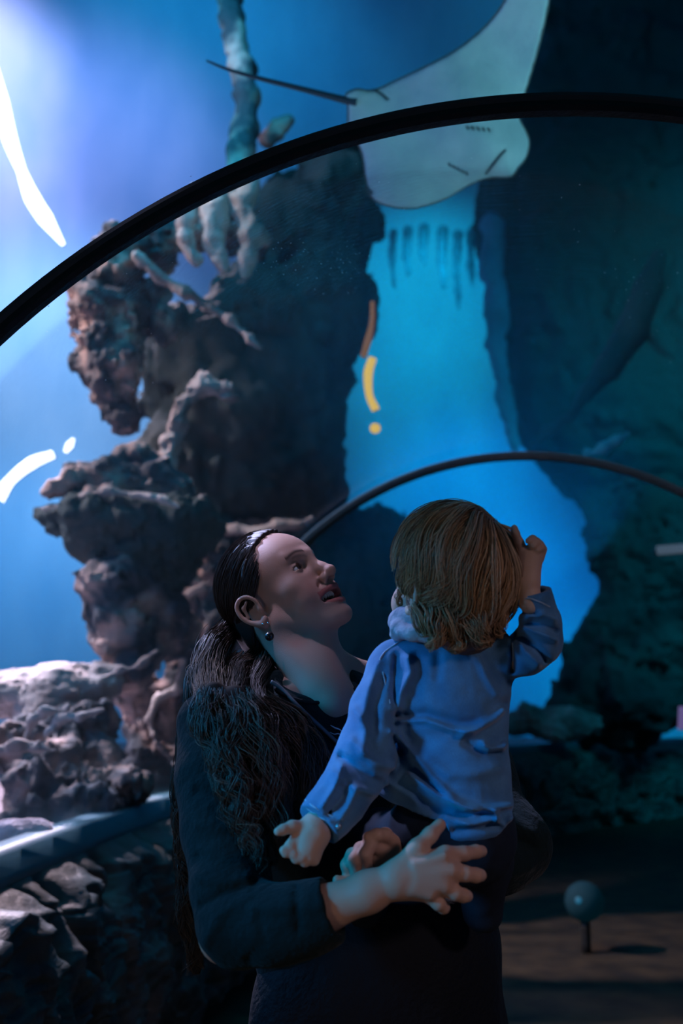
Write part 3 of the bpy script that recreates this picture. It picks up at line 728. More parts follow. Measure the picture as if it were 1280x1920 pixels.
# ================================================================== SHARK AND FISH (far, blurred)
M_FISH = pmat('blue grey fish', (.18, .42, .50), .5, .4)
def fish(name, label, cat, body, fins, mat, group=None):
    bl, bh = bounds(body+[q for fn in fins for q in fn[1]], .1)
    root = empty(name, PR(body[len(body)//2])[0], label, cat, group)
    h = max(max(bh-bl)/110, .006); f = Field(bl, bh, h); f.chain(body, k=.05); V, F = f.mesh(); obj('body', mesh_np('body', V, F), mat, root)
    for nm, pts in fins:
        f = Field(*bounds(pts, .05), h*.6)
        q = [PR(p) for p in pts]
        for (a, ra), (b, rb) in zip(q[:-1], q[1:]): f.cap(a, b, ra, rb, .02, 'u')
        V, F = f.mesh(); c = np.mean(V[:,1]); V[:,1] = c+(V[:,1]-c)*.35
        obj(nm, mesh_np(nm, V, F), mat, root)
fish('shark', 'dim shark swimming away up the right side, tail lobes pale', 'shark', [(1235,480,8.6,14),(1215,540,8.6,26),(1185,620,8.6,30),(1140,690,8.6,24),(1100,735,8.6,14),(1070,775,8.6,7)],
     [('tail_fin', [(1066,780,8.6,8),(1030,806,8.6,11),(996,832,8.6,4)]), ('tail_fin', [(1068,785,8.6,9),(1080,768,8.6,8),(1092,750,8.6,3)]), ('side_fin', [(1190,600,8.6,10),(1235,655,8.6,7),(1262,672,8.6,3)])], pmat('dark shark', (.012,.085,.10), .8))
fish('fish', 'slim pale blue fish low right just above the far rib', 'fish', [(1112,850,8.0,4),(1130,840,8.0,10),(1155,826,8.0,9),(1178,812,8.0,3)], [('tail_fin', [(1114,848,8.0,4),(1100,848,8.0,8)])], M_FISH)

# ================================================================== DUST ON THE ACRYLIC
def specks():
    g = np.random.default_rng(5); V, F = [], []
    A = []
    for cx, cy, sx, sy, n in ((560,500,40,26,46),(650,500,26,26,40),(1205,520,30,16,16),(1180,600,60,60,20),(300,800,300,250,50),(900,400,350,150,50),(1080,690,60,20,8)):
        for _ in range(n): A.append((cx+g.normal()*sx, cy+g.normal()*sy))
    n = 0
    for px, py in A:
        if not (0 < px < 1280 and 250 < py < 1000): continue
        r = ray(px, py); best = None
        for t in np.linspace(.0006, .0024, 300):
            X = r*t; 
            # distance from tunnel axis
            i = np.argmin(np.linalg.norm(AXF[:, :2]-X[:2], axis=1)); c, s, f = frame(AXF[i])
            w = np.array([X[0], X[1], X[2]+CZ])-c
            if math.hypot(w@s, w[2]) > RT-.006: best = X; break
        if best is None: continue
        c = best+np.array([0,0,CZ]); q = .0005+.0009*g.random()**2
        for a, b, d in ((1,0,0),(-1,0,0),(0,1,0),(0,-1,0),(0,0,1),(0,0,-1)): V.append(c+q*np.array([a,b,d]))
        for tr in ((0,2,4),(2,1,4),(1,3,4),(3,0,4),(2,0,5),(1,2,5),(3,1,5),(0,3,5)): F.append([n+k for k in tr])
        n += 6
    o = obj('dust_specks', mesh_np('dust_specks', V, F), pmat('dust', (.8,.8,.8), .4))
    tag(o, 'scattered bright dust specks on the inner face of the acrylic', 'dust', kind='stuff')
specks()
# ================================================================== PEOPLE
M_SKIN = attrmat('skin', .55, .35, sss=.12, bump=.15, bscale=500)
M_HAIR = attrmat('hair strands', .45, .5)
M_EYE = pmat('eye white', (.75, .74, .72), .15, .6)
M_IRIS = pmat('brown iris', (.05, .025, .015), .1, .6)
M_TEETH = pmat('teeth', (.72, .68, .60), .25, .5)
M_BLACK = pmat('black knit', (.010, .011, .013), .8, .2, bump=.3, bscale=120)
M_SLEEVE = pmat('very dark teal cloth', (.007, .017, .019), .8, .06, bump=.3, bscale=90, sheen=.06)
M_TROUS = pmat('dark navy trousers', (.006, .008, .013), .8, .2, bump=.3, bscale=100)
M_DENIM = denim_mat('blue denim', (.055, .18, .38), (.12, .31, .55))
M_SEAM = pmat('pale denim seam', (.34, .46, .62), .8, .2, bump=.5, bscale=400)
M_JEANS = denim_mat('dark jeans', (.008, .014, .028), (.015, .025, .045))
M_HOOD = pmat('lilac grey jersey', (.42, .40, .46), .85, .2, bump=.2, bscale=200, col2=(.30, .30, .38), vscale=28)
M_STUD = pmat('black bead', (.01, .01, .012), .25, .6)
M_SILVER = pmat('silver stud', (.8, .8, .85), .2, .5, metal=1)
M_STRAP = pmat('grey strap', (.10, .12, .14), .4, .5)

class Head:
    def __init__(s, O, R, sc): s.O = np.array(O, float); s.R = np.array(R, float); s.sc = sc
    def w(s, l): return s.O + (np.atleast_2d(l)*s.sc)@s.R.T
    def w1(s, l): return s.w(l)[0]
    def l(s, w): return ((np.atleast_2d(w)-s.O)@s.R)[0]/s.sc

def head_field(hd, child=False, h=.0018, neck=None, lo=None, hi=None):
    f = Field(lo if lo is not None else (-.105, -.125, -.20), hi if hi is not None else (.105, .14, .15), h)
    if child:
        f.ell((0, -.012, .045), (.074, .092, .082), .02); f.ell((0, .045, .04), (.060, .040, .052), .03)
        f.ell((0, .045, -.02), (.052, .045, .050), .03); f.ell((0, .05, -.05), (.040, .036, .034), .03)
        f.ell((0, .078, -.070), (.016, .014, .013), .018)
        for s in (-1, 1):
            f.ell((s*.036, .060, -.032), (.024, .022, .024), .02)
            f.ell((s*.029, .090, .008), (.015, .012, .011), .012, 's')
            f.ell((s*.029, .074, .006), (.0135, .0125, .0125), .004)
        f.cap((0, .086, .010), (0, .098, -.014), .005, .009, .012)
        f.ell((0, .099, -.016), (.010, .009, .008), .006)
        f.cap((-.014, .086, -.036), (.014, .086, -.036), .005, .005, .008); f.cap((-.012, .084, -.043), (.012, .084, -.043), .005, .005, .006)
        earc = .074
    else:
        f.ell((0, -.005, .042), (.074, .095, .086), .02); f.ell((0, .045, .045), (.060, .046, .050), .03)
        f.ell((0, .042, -.018), (.054, .048, .062), .03)
        for s in (-1, 1):
            f.cap((s*.056, .000, -.036), (s*.022, .072, -.088), .015, .012, .030)      # jaw line
            f.ell((s*.046, .056, -.010), (.020, .020, .015), .025)                      # cheekbone
            f.ell((s*.036, .066, -.036), (.019, .019, .018), .022)                      # smiling cheek
            f.cap((s*.008, .090, .034), (s*.040, .074, .040), .009, .007, .014)         # brow ridge
            f.ell((s*.032, .094, .017), (.018, .015, .012), .013, 's')                   # eye socket
        f.ell((0, .052, -.060), (.036, .036, .032), .03)
        f.ell((0, .083, -.092), (.018, .016, .014), .018)                                 # chin
        f.ell((0, .070, -.048), (.030, .029, .024), .022)                                # muzzle
        for s in (-1, 1):
            f.ell((s*.032, .074, .017), (.0142, .0138, .0138), .004)                     # eye lids
            f.cap((s*.020, .086, .0135), (s*.044, .080, .0145), .0022, .0018, .002, 's') # lid opening
            f.cap((s*.022, .088, .0165), (s*.042, .083, .0165), .0032, .0026, .002, 's')
        f.cap((0, .088, .028), (0, .104, -.004), .0075, .0085, .014)                     # nose bridge
        f.cap((0, .104, -.004), (0, .112, -.017), .0085, .0105, .008)
        f.ell((0, .1125, -.0185), (.0105, .0095, .0090), .006)
        for s in (-1, 1):
            f.ell((s*.0125, .100, -.0235), (.0075, .0095, .0080), .006)
            f.ell((s*.0062, .1065, -.0315), (.0036, .0062, .0050), .003, 's')
            f.cap((s*.016, .093, -.026), (s*.036, .078, -.044), .0022, .0022, .010, 's')
            f.ell((s*.042, .060, -.040), (.015, .014, .016), .012)  # smile fold
        # open smiling mouth
        f.ell((0, .084, -.0560), (.0345, .027, .0118), .005, 's')
        up = [(-.0370,.0650,-.0465),(-.025,.0870,-.0445),(-.010,.0995,-.0420),(0,.1010,-.0428),(.010,.0995,-.0420),(.025,.0870,-.0445),(.0370,.0650,-.0465)]
        dn = [(-.0370,.0645,-.0490),(-.025,.0830,-.0620),(-.010,.0935,-.0690),(0,.0950,-.0700),(.010,.0935,-.0690),(.025,.0830,-.0620),(.0370,.0645,-.0490)]
        for L_, r_ in ((up, (.0022,.0040,.0046,.0040,.0046,.0040,.0022)), (dn, (.0022,.0044,.0054,.0056,.0054,.0044,.0022))):
            for i in range(6): f.cap(L_[i], L_[i+1], r_[i], r_[i+1], .003)
        earc = .076
    # ears: shell, rim, bowl, lobe
    for s in (-1, 1):
        def e(a, b, c): return np.array([s*(earc+a), -.014+b, c])
        f.ell(e(-.002, 0, .004), (.006, .016, .027), .006)
        rim = [e(.002,.014,-.004), e(.006,.016,.014), e(.009,.008,.027), e(.011,-.006,.031), e(.013,-.018,.024), e(.013,-.022,.008), e(.010,-.018,-.008), e(.007,-.008,-.020), e(.005,.002,-.027), e(.003,.010,-.022)]
        rr = [.0035,.0034,.0034,.0036,.0036,.0036,.0036,.0040,.0056,.0045]
        rim = catmull(rim, 28); rr = np.interp(np.linspace(0,1,28), np.linspace(0,1,10), rr)
        for i in range(27): f.cap(rim[i], rim[i+1], rr[i], rr[i+1], .002)
        f.ell(e(.011, .0, .002), (.0065, .009, .013), .004, 's')
        f.cap(e(.010,-.010,.016), e(.008,-.013,-.002), .003, .003, .004); f.cap(e(.010,.002,.020), e(.010,-.010,.014), .0025, .003, .004)
        f.ell(e(.004, .013, -.004), (.0035, .004, .006), .004)
    if neck: neck(f)
    return f

def face_colors(L, base, child=False):
    n = len(L); C = np.tile(np.array(base), (n, 1)); x, y, z = L.T; ax = np.abs(x)
    def mix(m, c):
        m = np.clip(m, 0, 1)[:,None]; C[:] = C*(1-m)+np.array(c)*m
    g = lambda cx, cy, cz, r: np.exp(-(((ax-cx)**2+(y-cy)**2+(z-cz)**2)/r**2))
    mix(.55*g(.038, .072, -.03, .022), (base[0]*1.05, base[1]*.62, base[2]*.62))
    mix(.4*g(0, .112, -.018, .012), (base[0]*1.0, base[1]*.65, base[2]*.62))
    if not child:
        # lips
        lz = -.0425-.0045*(ax/.037)**1.5; ld = -.0700+.0190*(ax/.037)**1.6; m = ((np.abs(z-lz) < .0052) | (np.abs(z-ld) < .0062)) & (y > .058+.028*(1-(ax/.039)**2)) & (ax < .039)
        mix(m*.85, (.42, .105, .095))
        mix(((np.abs(z+.0560) < .0110) & (ax < .033) & (y < .083-.02*(ax/.033)**2) & (y > .045) )*1.0, (.06, .015, .015))
        # brows
        bz = .0405+.004*np.sin(np.clip((ax-.012)/.034, 0, 1)*3.1)-.002
        mix((np.exp(-((z-bz)/.0036)**2)*((ax > .013) & (ax < .050) & (y > .06)))*.9, (.035, .022, .016))
        # lashes, lid line
        mix(np.exp(-((z-.0195)/.0016)**2)*((np.abs(ax-.032) < .013) & (y > .076))*.8, (.02, .012, .01))
    return C

def hand(field, wrist, palm, fingers, thumb, k=.006):
    """all points (px,py,Y,r_px)"""
    field.chain(wrist, .012)
    for p in palm: field.chain(p, .010)
    for fg in fingers: field.chain(fg, .004)
    field.chain(thumb, .007)

# ------------------------------------------------------------------ WOMAN
HW = Head((-.1045, 1.775, CZ+.1837), np.array([[-.4731, .6659, -.5794], [-.8549, -.5115, .1084], [-.2242, .5453, .8093]]), .985)
SKIN_W = (.50, .30, .225)
wroot = empty('person', (P(700, 1600, 1.78)[0], 1.78, 0.0), 'woman with long dark brown hair looking up and laughing, dark top, holding the toddler', 'person')
NB = P(598, 1300, 1.715)
def w_neck(f):
    nb = HW.l(NB)
    f.cap((0, -.028, -.015), nb, .049, .044, .035)
    f.cap((0, .020, -.070), HW.l(P(616, 1296, 1.695)), .024, .026, .03)
    f.cap((.048, -.032, -.030), HW.l(P(618, 1312, 1.675)), .015, .009, .03)
    f.cap((-.058, -.022, -.020), HW.l(P(634, 1306, 1.69)), .012, .008, .03)
    f.cap(HW.l(P(604, 1325, 1.72)), HW.l(P(720, 1305, 1.86)), .034, .036, .05)
    f.cap(HW.l(P(606, 1235, 1.77)), HW.l(P(700, 1282, 1.86)), .024, .030, .06)
    f.cap(HW.l(P(600, 1325, 1.74)), HW.l(P(460, 1385, 1.70)), .030, .024, .05)
    f.ell(HW.l(P(616, 1385, 1.76)), (.075, .06, .08), .05)
    f.cap(HW.l(P(624, 1322, 1.67)), HW.l(P(710, 1306, 1.80)), .009, .009, .03)   # collar bone
    
fw = head_field(HW, neck=w_neck, lo=(-.20, -.13, -.30), hi=(.20, .14, .15), h=.0019)
Vl, Fw = biggest(*fw.mesh(), .5)
Vh = HW.w(Vl); Ch = face_colors(Vl, SKIN_W)
# right forearm + hand (fingers spread under the toddler)
fr_ = [(540,1735,1.41,38),(610,1704,1.387,40),(690,1672,1.375,36),(745,1648,1.37,30)]
lo, hi = bounds([(480,1735,1.40,60),(950,1560,1.46,40)], .06); lo[1] = 1.30; hi[1] = 1.56
fh = Field(lo, hi, .0019)
hand(fh, fr_, [
    [(745,1648,1.37,29),(835,1603,1.375,17)], [(745,1648,1.37,29),(850,1632,1.37,19)], [(745,1650,1.37,29),(838,1660,1.37,18)], [(745,1655,1.37,27),(812,1678,1.375,15)], [(760,1640,1.372,26),(820,1640,1.368,24)]],
    [[(835,1603,1.375,17),(868,1601,1.385,14),(892,1597,1.40,12.5),(902,1596,1.415,11)],
     [(848,1634,1.368,17),(872,1638,1.368,14),(892,1641,1.376,13),(900,1641,1.384,12)],
     [(835,1664,1.368,16),(853,1674,1.366,13.5),(868,1679,1.374,12.5),(875,1680,1.382,11.5)],
     [(808,1682,1.373,14),(822,1694,1.370,12.5),(831,1701,1.378,11.5),(832,1702,1.388,11)]],
    [(752,1628,1.37,22),(782,1590,1.372,16),(806,1566,1.385,13.5),(824,1547,1.40,12)])
for a, b in (((780,1622),(832,1606)), ((786,1640),(846,1632)), ((784,1656),(834,1662)), ((776,1668),(806,1678))):   # tendons, knuckles
    fh.chain([(a[0],a[1],1.355,6),(b[0],b[1],1.357,8)], .012)
V2, F2 = fh.mesh()
# left hand, loosely curled, behind
lo, hi = bounds([(600,1650,1.5,30),(860,1560,1.5,40)], .07)
fl = Field(lo, hi, .0019)
hand(fl, [(900,1610,1.62,30),(820,1608,1.55,28),(765,1608,1.50,27)], [
    [(765,1600,1.50,24),(722,1578,1.48,17)], [(765,1606,1.50,25),(706,1596,1.475,18)], [(765,1614,1.50,25),(694,1616,1.475,18)], [(765,1622,1.50,24),(690,1640,1.48,15)]],
    [[(748,1590,1.485,15),(722,1566,1.465,13.5),(706,1566,1.452,12),(690,1570,1.452,10.5)],
     [(720,1596,1.475,16),(694,1584,1.452,13.5),(684,1604,1.440,12.5),(688,1628,1.446,11)],
     [(706,1612,1.478,16),(676,1592,1.455,13),(665,1612,1.442,12.5),(668,1638,1.450,11)],
     [(694,1632,1.480,14),(660,1602,1.462,11.5),(650,1622,1.452,11.5),(654,1648,1.458,10.5)]],
    [(742,1640,1.49,18),(700,1660,1.465,14),(660,1660,1.45,11.5),(632,1650,1.445,9)])
V3, F3 = fl.mesh()
# covered body: torso, arms, hips and legs (one coarse closed figure under the clothes)
SHR, SHL = (400,1362,1.66,50), (742,1325,1.90,50)
PEL = P(700, 1960, 1.80)
def w_torso(f, g=0.0, k=.08):
    f.chain([(SHR[0],SHR[1],SHR[2],SHR[3]*(1+g)), (590,1345,1.76,62*(1+g)), (SHL[0],SHL[1],SHL[2],SHL[3]*(1+g))], k)
    sx = np.array([math.cos(.75), math.sin(.75), 0.]); R = np.array([[sx[0], -sx[1], 0], [sx[1], sx[0], 0], [0, 0, 1.]])
    f.ell(P(590,1450,1.78), (.155*(1+g), .105*(1+g), .17*(1+g)), k, 'u', R)
    f.ell(P(600,1650,1.80), (.140*(1+g), .100*(1+g), .20*(1+g)), k, 'u', R)
    f.ell(P(690,1900,1.82), (.175*(1+g), .125*(1+g), .17*(1+g)), k, 'u', R)
lo = np.array([-.42, 1.25, -.02]); hi = np.array([.45, 2.08, 1.50])
HIPZ = P(700,1960,1.80)[2]
def legs(f, g=1.0, k=.05):
    c = P(720, 1960, 1.82)
    for s, fx in ((-1, -.11), (1, .12)):
        hip = c+np.array([s*.088, s*.05, -.02]); kn = np.array([hip[0]+s*.01, hip[1]-.03, .48]); an = np.array([hip[0], hip[1]+.02, .09])
        f.cap(hip, kn, .092*g, .062*g, k); f.cap(kn, an, .060*g, .045*g, k)
fb = Field(lo, hi, .0065); w_torso(fb, -.06); legs(fb, .9)
fb.chain([SHR,(402,1560,1.56,46),(425,1752,1.46,44),(540,1740,1.41,44)], .03)
fb.chain([SHL,(895,1440,1.83,40),(955,1586,1.73,34),(900,1614,1.64,28),(840,1608,1.565,26)], .03)
V4, F4 = fb.mesh()
VA, FA = join((Vh, Fw), (V2, F2), (V3, F3), (V4, F4))
cw = np.concatenate([Ch, np.tile(SKIN_W, (len(V2)+len(V3)+len(V4), 1))])
me = mesh_np('body', VA, FA); colattr(me, cw); obj('body', me, M_SKIN, wroot)
# eyes, teeth
for s in (-1, 1):
    g = Field((-.016,)*3, (.016,)*3, .0012); g.ell((0,0,0), (.0118,)*3, 0); V, F = g.mesh()
    eye = obj('eye', mesh_np('eye', HW.w(V+np.array([s*.032, .0745, .017])), F), M_EYE, wroot)
    g = Field((-.008,)*3, (.008,)*3, .0008); g.ell((0,0,0), (.0072, .0032, .0072), 0); V, F = g.mesh()
    obj('iris', mesh_np('iris', HW.w(V+np.array([s*.0322, .0852, .0185])), F), M_IRIS, eye)
g = Field((-.03,.05,-.065), (.03,.105,-.04), .001)
for i in range(-6, 7):
    x = i*.0045; y = .0875-.020*(x/.026)**2
    g.ell((x, y, -.0492), (.0025, .0028, .0056), .0004)
g.cap((-.02,.068,-.046), (0,.084,-.046), .003, .003, .003); g.cap((0,.084,-.046), (.02,.068,-.046), .003, .003, .003)
V, F = g.mesh(); obj('teeth', mesh_np('teeth', HW.w(V), F), M_TEETH, wroot)
g = Field((-.03,.04,-.075), (.03,.10,-.05), .0012); g.ell((0,.070,-.0620), (.017,.018,.006), 0); V, F = g.mesh()
obj('tongue', mesh_np('tongue', HW.w(V), F), pmat('tongue', (.38,.10,.09), .3), wroot)
# long sleeved dark top
lo = np.array([-.42, 1.28, PEL[2]-.10]); hi = np.array([.40, 2.08, 1.46])
ft = Field(lo, hi, .0040); w_torso(ft, .05)
ft.chain([(SHR[0],SHR[1],SHR[2],58),(408,1460,1.60,66),(420,1560,1.55,66),(432,1660,1.49,62),(450,1735,1.45,66)], .05)
ft.chain([(450,1738,1.45,68),(520,1735,1.415,62),(580,1722,1.395,56),(624,1704,1.386,58)], .03)
ft.chain([(SHL[0],SHL[1],SHL[2],56),(890,1440,1.81,60),(962,1585,1.70,58),(935,1618,1.66,52)], .05)
ft.chain([(935,1618,1.66,50),(880,1616,1.60,46),(835,1612,1.56,42)], .03)
# neckline and cuff openings
ft.cap(P(600,1150,1.70), P(598,1236,1.72), .085, .064, .012, 's'); ft.ell(P(600,1262,1.66), (.078,.080,.038), .010, 's')
ft.cap(P(655,1180,1.78), P(668,1225,1.80), .03, .03, .012, 's')
ft.trim(P(625,1703,1.386), P(745,1655,1.37)-P(625,1703,1.386), .085)
ft.chain([(612,1705,1.387,49),(690,1680,1.38,49)], .002, 's')
FLD = [([(378,1632),(430,1640),(470,1630)],1.50,9,.010), ([(380,1600),(440,1608)],1.52,10,-.008), ([(395,1750),(420,1700),(470,1665)],1.46,10,.010), ([(385,1690),(430,1660),(480,1650)],1.47,8,-.008),
       ([(556,1672),(560,1740)],1.37,7,-.006), ([(480,1700),(540,1690),(600,1688)],1.39,12,.006), ([(376,1540),(420,1545),(450,1530)],1.53,9,.006), ([(376,1480),(430,1490)],1.55,10,-.006), ([(470,1790),(500,1750),(490,1700)],1.42,10,-.006),
       ([(930,1530),(1000,1560)],1.66,10,.008), ([(925,1560),(1000,1590)],1.65,9,-.008), ([(920,1640),(990,1620)],1.65,9,.007)]
ft.folds(FLD, .04)
ft.disp(.03, lambda X: .0035*fbm(X*np.array([14,14,26.]), 3))
V, F = biggest(*ft.mesh(), .5); me = mesh_np('long_sleeve_top', V, F); top = obj('long_sleeve_top', me, M_SLEEVE, wroot)
bt = bvh_of(V, F)
# black inset front of the top with its round neckline binding
q = drape(bt, [(516,1292),(530,1302),(560,1314),(600,1318),(640,1308),(668,1290)], .002)
if len(q) > 2: tube('neck_binding', q, .0035, M_BLACK, top, K=50, sides=6)
q = drape(bt, [(628,1656),(630,1690),(627,1730),(622,1752)], .001)
if len(q) > 2: tube('cuff_seam', q, .0018, M_SLEEVE, top, K=30, sides=6)
# strap across the chest and the small pale mark on the top
q = [PR((508,1278,1.66,0))[0]] + list(drape(bt, [(528,1296),(560,1328),(600,1364),(640,1402),(690,1450)], .005))
tube('shoulder_strap', q, .0034, M_STRAP, wroot, K=40, sides=8)
q = drape(bt, [(618,1360),(626,1365),(634,1368),(642,1373)], .003)
if len(q) > 2: tube('chest_mark', q, [.0006,.0016,.0013,.0005], pmat('pale print', (.6,.65,.7), .5), top, K=16, sides=5)
q = drape(bt, [(617,1373),(625,1377),(633,1376),(640,1381),(645,1380)], .003)
if len(q) > 2: tube('chest_mark', q, [.0005,.0010,.0014,.0006], pmat('pale print', (.6,.65,.7), .5), top, K=16, sides=5)
# trousers / long skirted coat bottom
f = Field((-.40, 1.45, -.01), (.46, 2.15, PEL[2]+.24), .0055)
sx = np.array([math.cos(.45), math.sin(.45), 0.]); R = np.array([[sx[0], -sx[1], 0], [sx[1], sx[0], 0], [0, 0, 1.]])
f.ell(P(690,1870,1.80), (.200,.140,.17), .08, 'u', R); f.ell(P(725,1960,1.80), (.215,.150,.16), .08, 'u', R); f.ell(P(780,1760,1.80), (.150,.115,.12), .08, 'u', R)
legs(f, 1.12, .07)
f.disp(.03, lambda X: .005*fbm(X*np.array([16,16,5.]), 3))
V, F = biggest(*f.mesh(), .5); obj('trousers', mesh_np('trousers', V, F), M_TROUS, wroot)
for s in (-1, 1):
    c = P(720, 1960, 1.82)+np.array([s*.088, s*.05, 0]); f = Field((c[0]-.1, c[1]-.22, -.01), (c[0]+.1, c[1]+.1, .17), .004)
    f.cap((c[0], c[1]+.02, .12), (c[0], c[1]+.02, .05), .048, .048, .03); f.cap((c[0], c[1]+.02, .045), (c[0]+.02, c[1]-.14, .038), .045, .038, .03)
    f.D = np.maximum(f.D, (0.004-f.ax[2])[None,None,:]).astype(np.float32)
    V, F = f.mesh(); obj('shoe', mesh_np('shoe', V, F), M_BLACK, wroot)
# ear jewellery
ear = HW.w1((.088, -.010, -.034))
def ball(name, c, r, mat, parent):
    f = Field(c-r*1.4, c+r*1.4, r/6); f.ell(c, (r,r,r), 0); V, F = f.mesh(); return obj(name, mesh_np(name, V, F), mat, parent)
ball('bead_earring', P(505, 1193, 1.675), .0078, M_STUD, wroot)
ball('ear_stud', P(493, 1170, 1.690), .0022, M_SILVER, wroot); ball('ear_stud', P(503, 1168, 1.686), .0020, M_SILVER, wroot)

# hair: smooth swept back cap
HB = (.026, .017, .012)
def hair_cap():
    f = Field((-.12,-.16,-.11), (.12,.12,.16), .0028)
    f.ell((0, -.007, .043), (.082, .103, .095), 0); f.ell((0, .034, .048), (.066, .052, .056), .03); f.ell((0,-.058,-.040), (.066,.056,.068), .04)
    x, y, z = f.ax[0][:,None,None], f.ax[1][None,:,None], f.ax[2][None,None,:]
    # hairline: keeps what is behind the plane from forehead to ear, curved back at the temple
    pl = (y-.052)*.80-(z-.100)*.60 + 2.2*np.abs(x)**2 - .006
    pl2 = (y-.006)                      # below the ear level only behind it
    pl = np.where(z < .03, np.maximum(pl, pl2-(z+.0)*0.6), pl)
    f.D = np.maximum(f.D, pl.astype(np.float32)+0*f.D)
    for s in (-1, 1): f.ell((s*.086, -.010, .003), (.022, .024, .031), .006, 's')
    f.disp(.02, lambda X: .0016*np.sin(X[:,0]*420+6*np.sin(X[:,1]*30)))
    return f.mesh()
V, F = biggest(*hair_cap(), .3); me = mesh_np('hair_cap', HW.w(V), F)
colattr(me, np.tile(HB, (len(V), 1))); hair = obj('hair_cap', me, M_HAIR, wroot)
def cap_strands(hd, c, rad, starts, tail, n, K=20, r0=.0006, lift=.004, seed=3, sag=0., jit=.05):
    """strands running over an ellipsoid (head frame) from start directions to the gathered tail direction"""
    g = np.random.default_rng(seed); c = np.array(c); rad = np.array(rad)
    S = np.array(starts, float); S /= np.linalg.norm(S, axis=1, keepdims=True)
    i = g.random(n)*(len(S)-1.001); a = i.astype(int); u = (i-a)[:,None]; A = S[a]*(1-u)+S[a+1]*u + jit*.5*g.normal(size=(n,3)); A /= np.linalg.norm(A, axis=1, keepdims=True)
    T = np.array(tail, float); T /= np.linalg.norm(T); B = T + jit*g.normal(size=(n,3)); B /= np.linalg.norm(B, axis=1, keepdims=True)
    om = np.arccos(np.clip((A*B).sum(1), -1, 1))[:,None,None]; t0 = (g.random(n)**2*.6)[:,None]; t = (t0+(1-t0)*np.linspace(0,1,K)[None])[...,None]
    D = (np.sin((1-t)*om)*A[:,None]+np.sin(t*om)*B[:,None])/np.sin(om)
    off = lift*g.random((n,1,1)) + .0012*np.sin(t*9+6.28*g.random((n,1,1)))
    X = c + D*(rad + off)
    return hd.w(X.reshape(-1,3)).reshape(n, K, 3), r0*(.6+.8*g.random((n,1)))*np.linspace(.6,1,K)[None]
starts = [(.95,.15,-.18),(.90,.42,.05),(.80,.50,.28),(.60,.48,.60),(.3,.46,.82),(0,.46,.88),(-.3,.46,.82),(-.6,.48,.60),(-.8,.50,.28),(-.95,.2,-.1)]
parts = [cap_strands(HW, (0,-.007,.043), (.0815,.1025,.0945), starts, (.15,-.80,-.62), 1500, seed=4),
         cap_strands(HW, (0,-.007,.043), (.0815,.1025,.0945), [(.98,-.2,-.1),(.9,-.4,-.3),(.6,-.5,-.6),(.85,-.1,-.5)], (.15,-.80,-.62), 500, seed=5, lift=.006)]
strands_obj('scalp_strands', parts, M_HAIR, hair, HB, .35, 2)
# gathered tail and the long waves over shoulder and back
GL = [ # guide, count, wave amp, freq
    ([(432,1175,1.80,26),(405,1215,1.76,36),(392,1262,1.68,44),(400,1310,1.58,50),(420,1350,1.53,52)], 700, .004, 1.5),
    ([(470,1235,1.78,34),(450,1265,1.72,44),(440,1310,1.62,52),(455,1350,1.54,52)], 500, .004, 1.5),
    ([(505,1215,1.77,16),(492,1250,1.73,22),(480,1290,1.66,28),(490,1330,1.60,28)], 260, .003, 1.5),
    ([(400,1300,1.56,40),(395,1350,1.53,36),(420,1400,1.51,40),(440,1470,1.50,40),(450,1550,1.49,30),(470,1640,1.46,14)], 600, .010, 2.6),
    ([(440,1310,1.56,46),(470,1370,1.53,50),(500,1450,1.52,52),(510,1540,1.51,46),(500,1620,1.49,24)], 900, .010, 2.4),
    ([(480,1320,1.57,36),(540,1370,1.57,44),(565,1440,1.56,46),(570,1530,1.55,40),(560,1600,1.54,22)], 700, .009, 2.2),
    ([(450,1340,1.53,40),(430,1420,1.50,34),(445,1500,1.49,34),(470,1580,1.48,26),(478,1660,1.46,9)], 350, .012, 3.0),
    ([(520,1350,1.56,24),(590,1400,1.57,22),(606,1460,1.57,18),(600,1520,1.56,10)], 200, .008, 2),
    ([(380,1300,1.66,30),(362,1360,1.68,26),(352,1440,1.68,28),(346,1520,1.67,26),(352,1600,1.66,26),(350,1680,1.65,24),(358,1760,1.64,18),(372,1820,1.64,8)], 700, .009, 4.0),
    ([(375,1400,1.68,20),(362,1500,1.67,22),(355,1580,1.66,24),(366,1660,1.65,22),(372,1740,1.64,18),(360,1830,1.64,6)], 380, .010, 4.0),
    ([(375,1230,1.74,12),(366,1290,1.68,20),(360,1350,1.66,22),(378,1400,1.62,18)], 260, .006, 1.5),
]
parts = [lock(gd, int(n*1.35), K=20, wave=wv, wf=wf, seed=20+i, stray=.10, r0=.00075, lenv=.3) for i, (gd, n, wv, wf) in enumerate(GL)]
strands_obj('long_waves', parts, M_HAIR, wroot, (.050,.031,.021), .45, 5)
fly = [lock([(a[0],a[1],a[2],a[3]*1.35) for a in gd], 26, K=24, wave=wv*1.8, wf=wf*1.3, seed=80+i, stray=.5, r0=.00045, lenv=.6) for i, (gd, n, wv, wf) in enumerate(GL)]
strands_obj('flyaway_hairs', fly, M_HAIR, wroot, (.09,.06,.045), .4, 6)
allp = [q for gd, *_ in GL for q in gd]
lo, hi = bounds(allp, .03); f = Field(lo, hi, .0045)
for gd, n, wv, wf in GL: f.chain([(x, y, Y+.010, r*.52) for x, y, Y, r in gd], .012)
f.disp(.03, lambda X: .004*fbm(X*np.array([60,60,14.]), 3))
V, F = f.mesh(); me = mesh_np('hair_volume', V, F); colattr(me, np.tile((.016,.011,.009), (len(V), 1)))
obj('hair_volume', me, attrmat('inner hair', .8, .15), wroot)['kind'] = 'stuff'

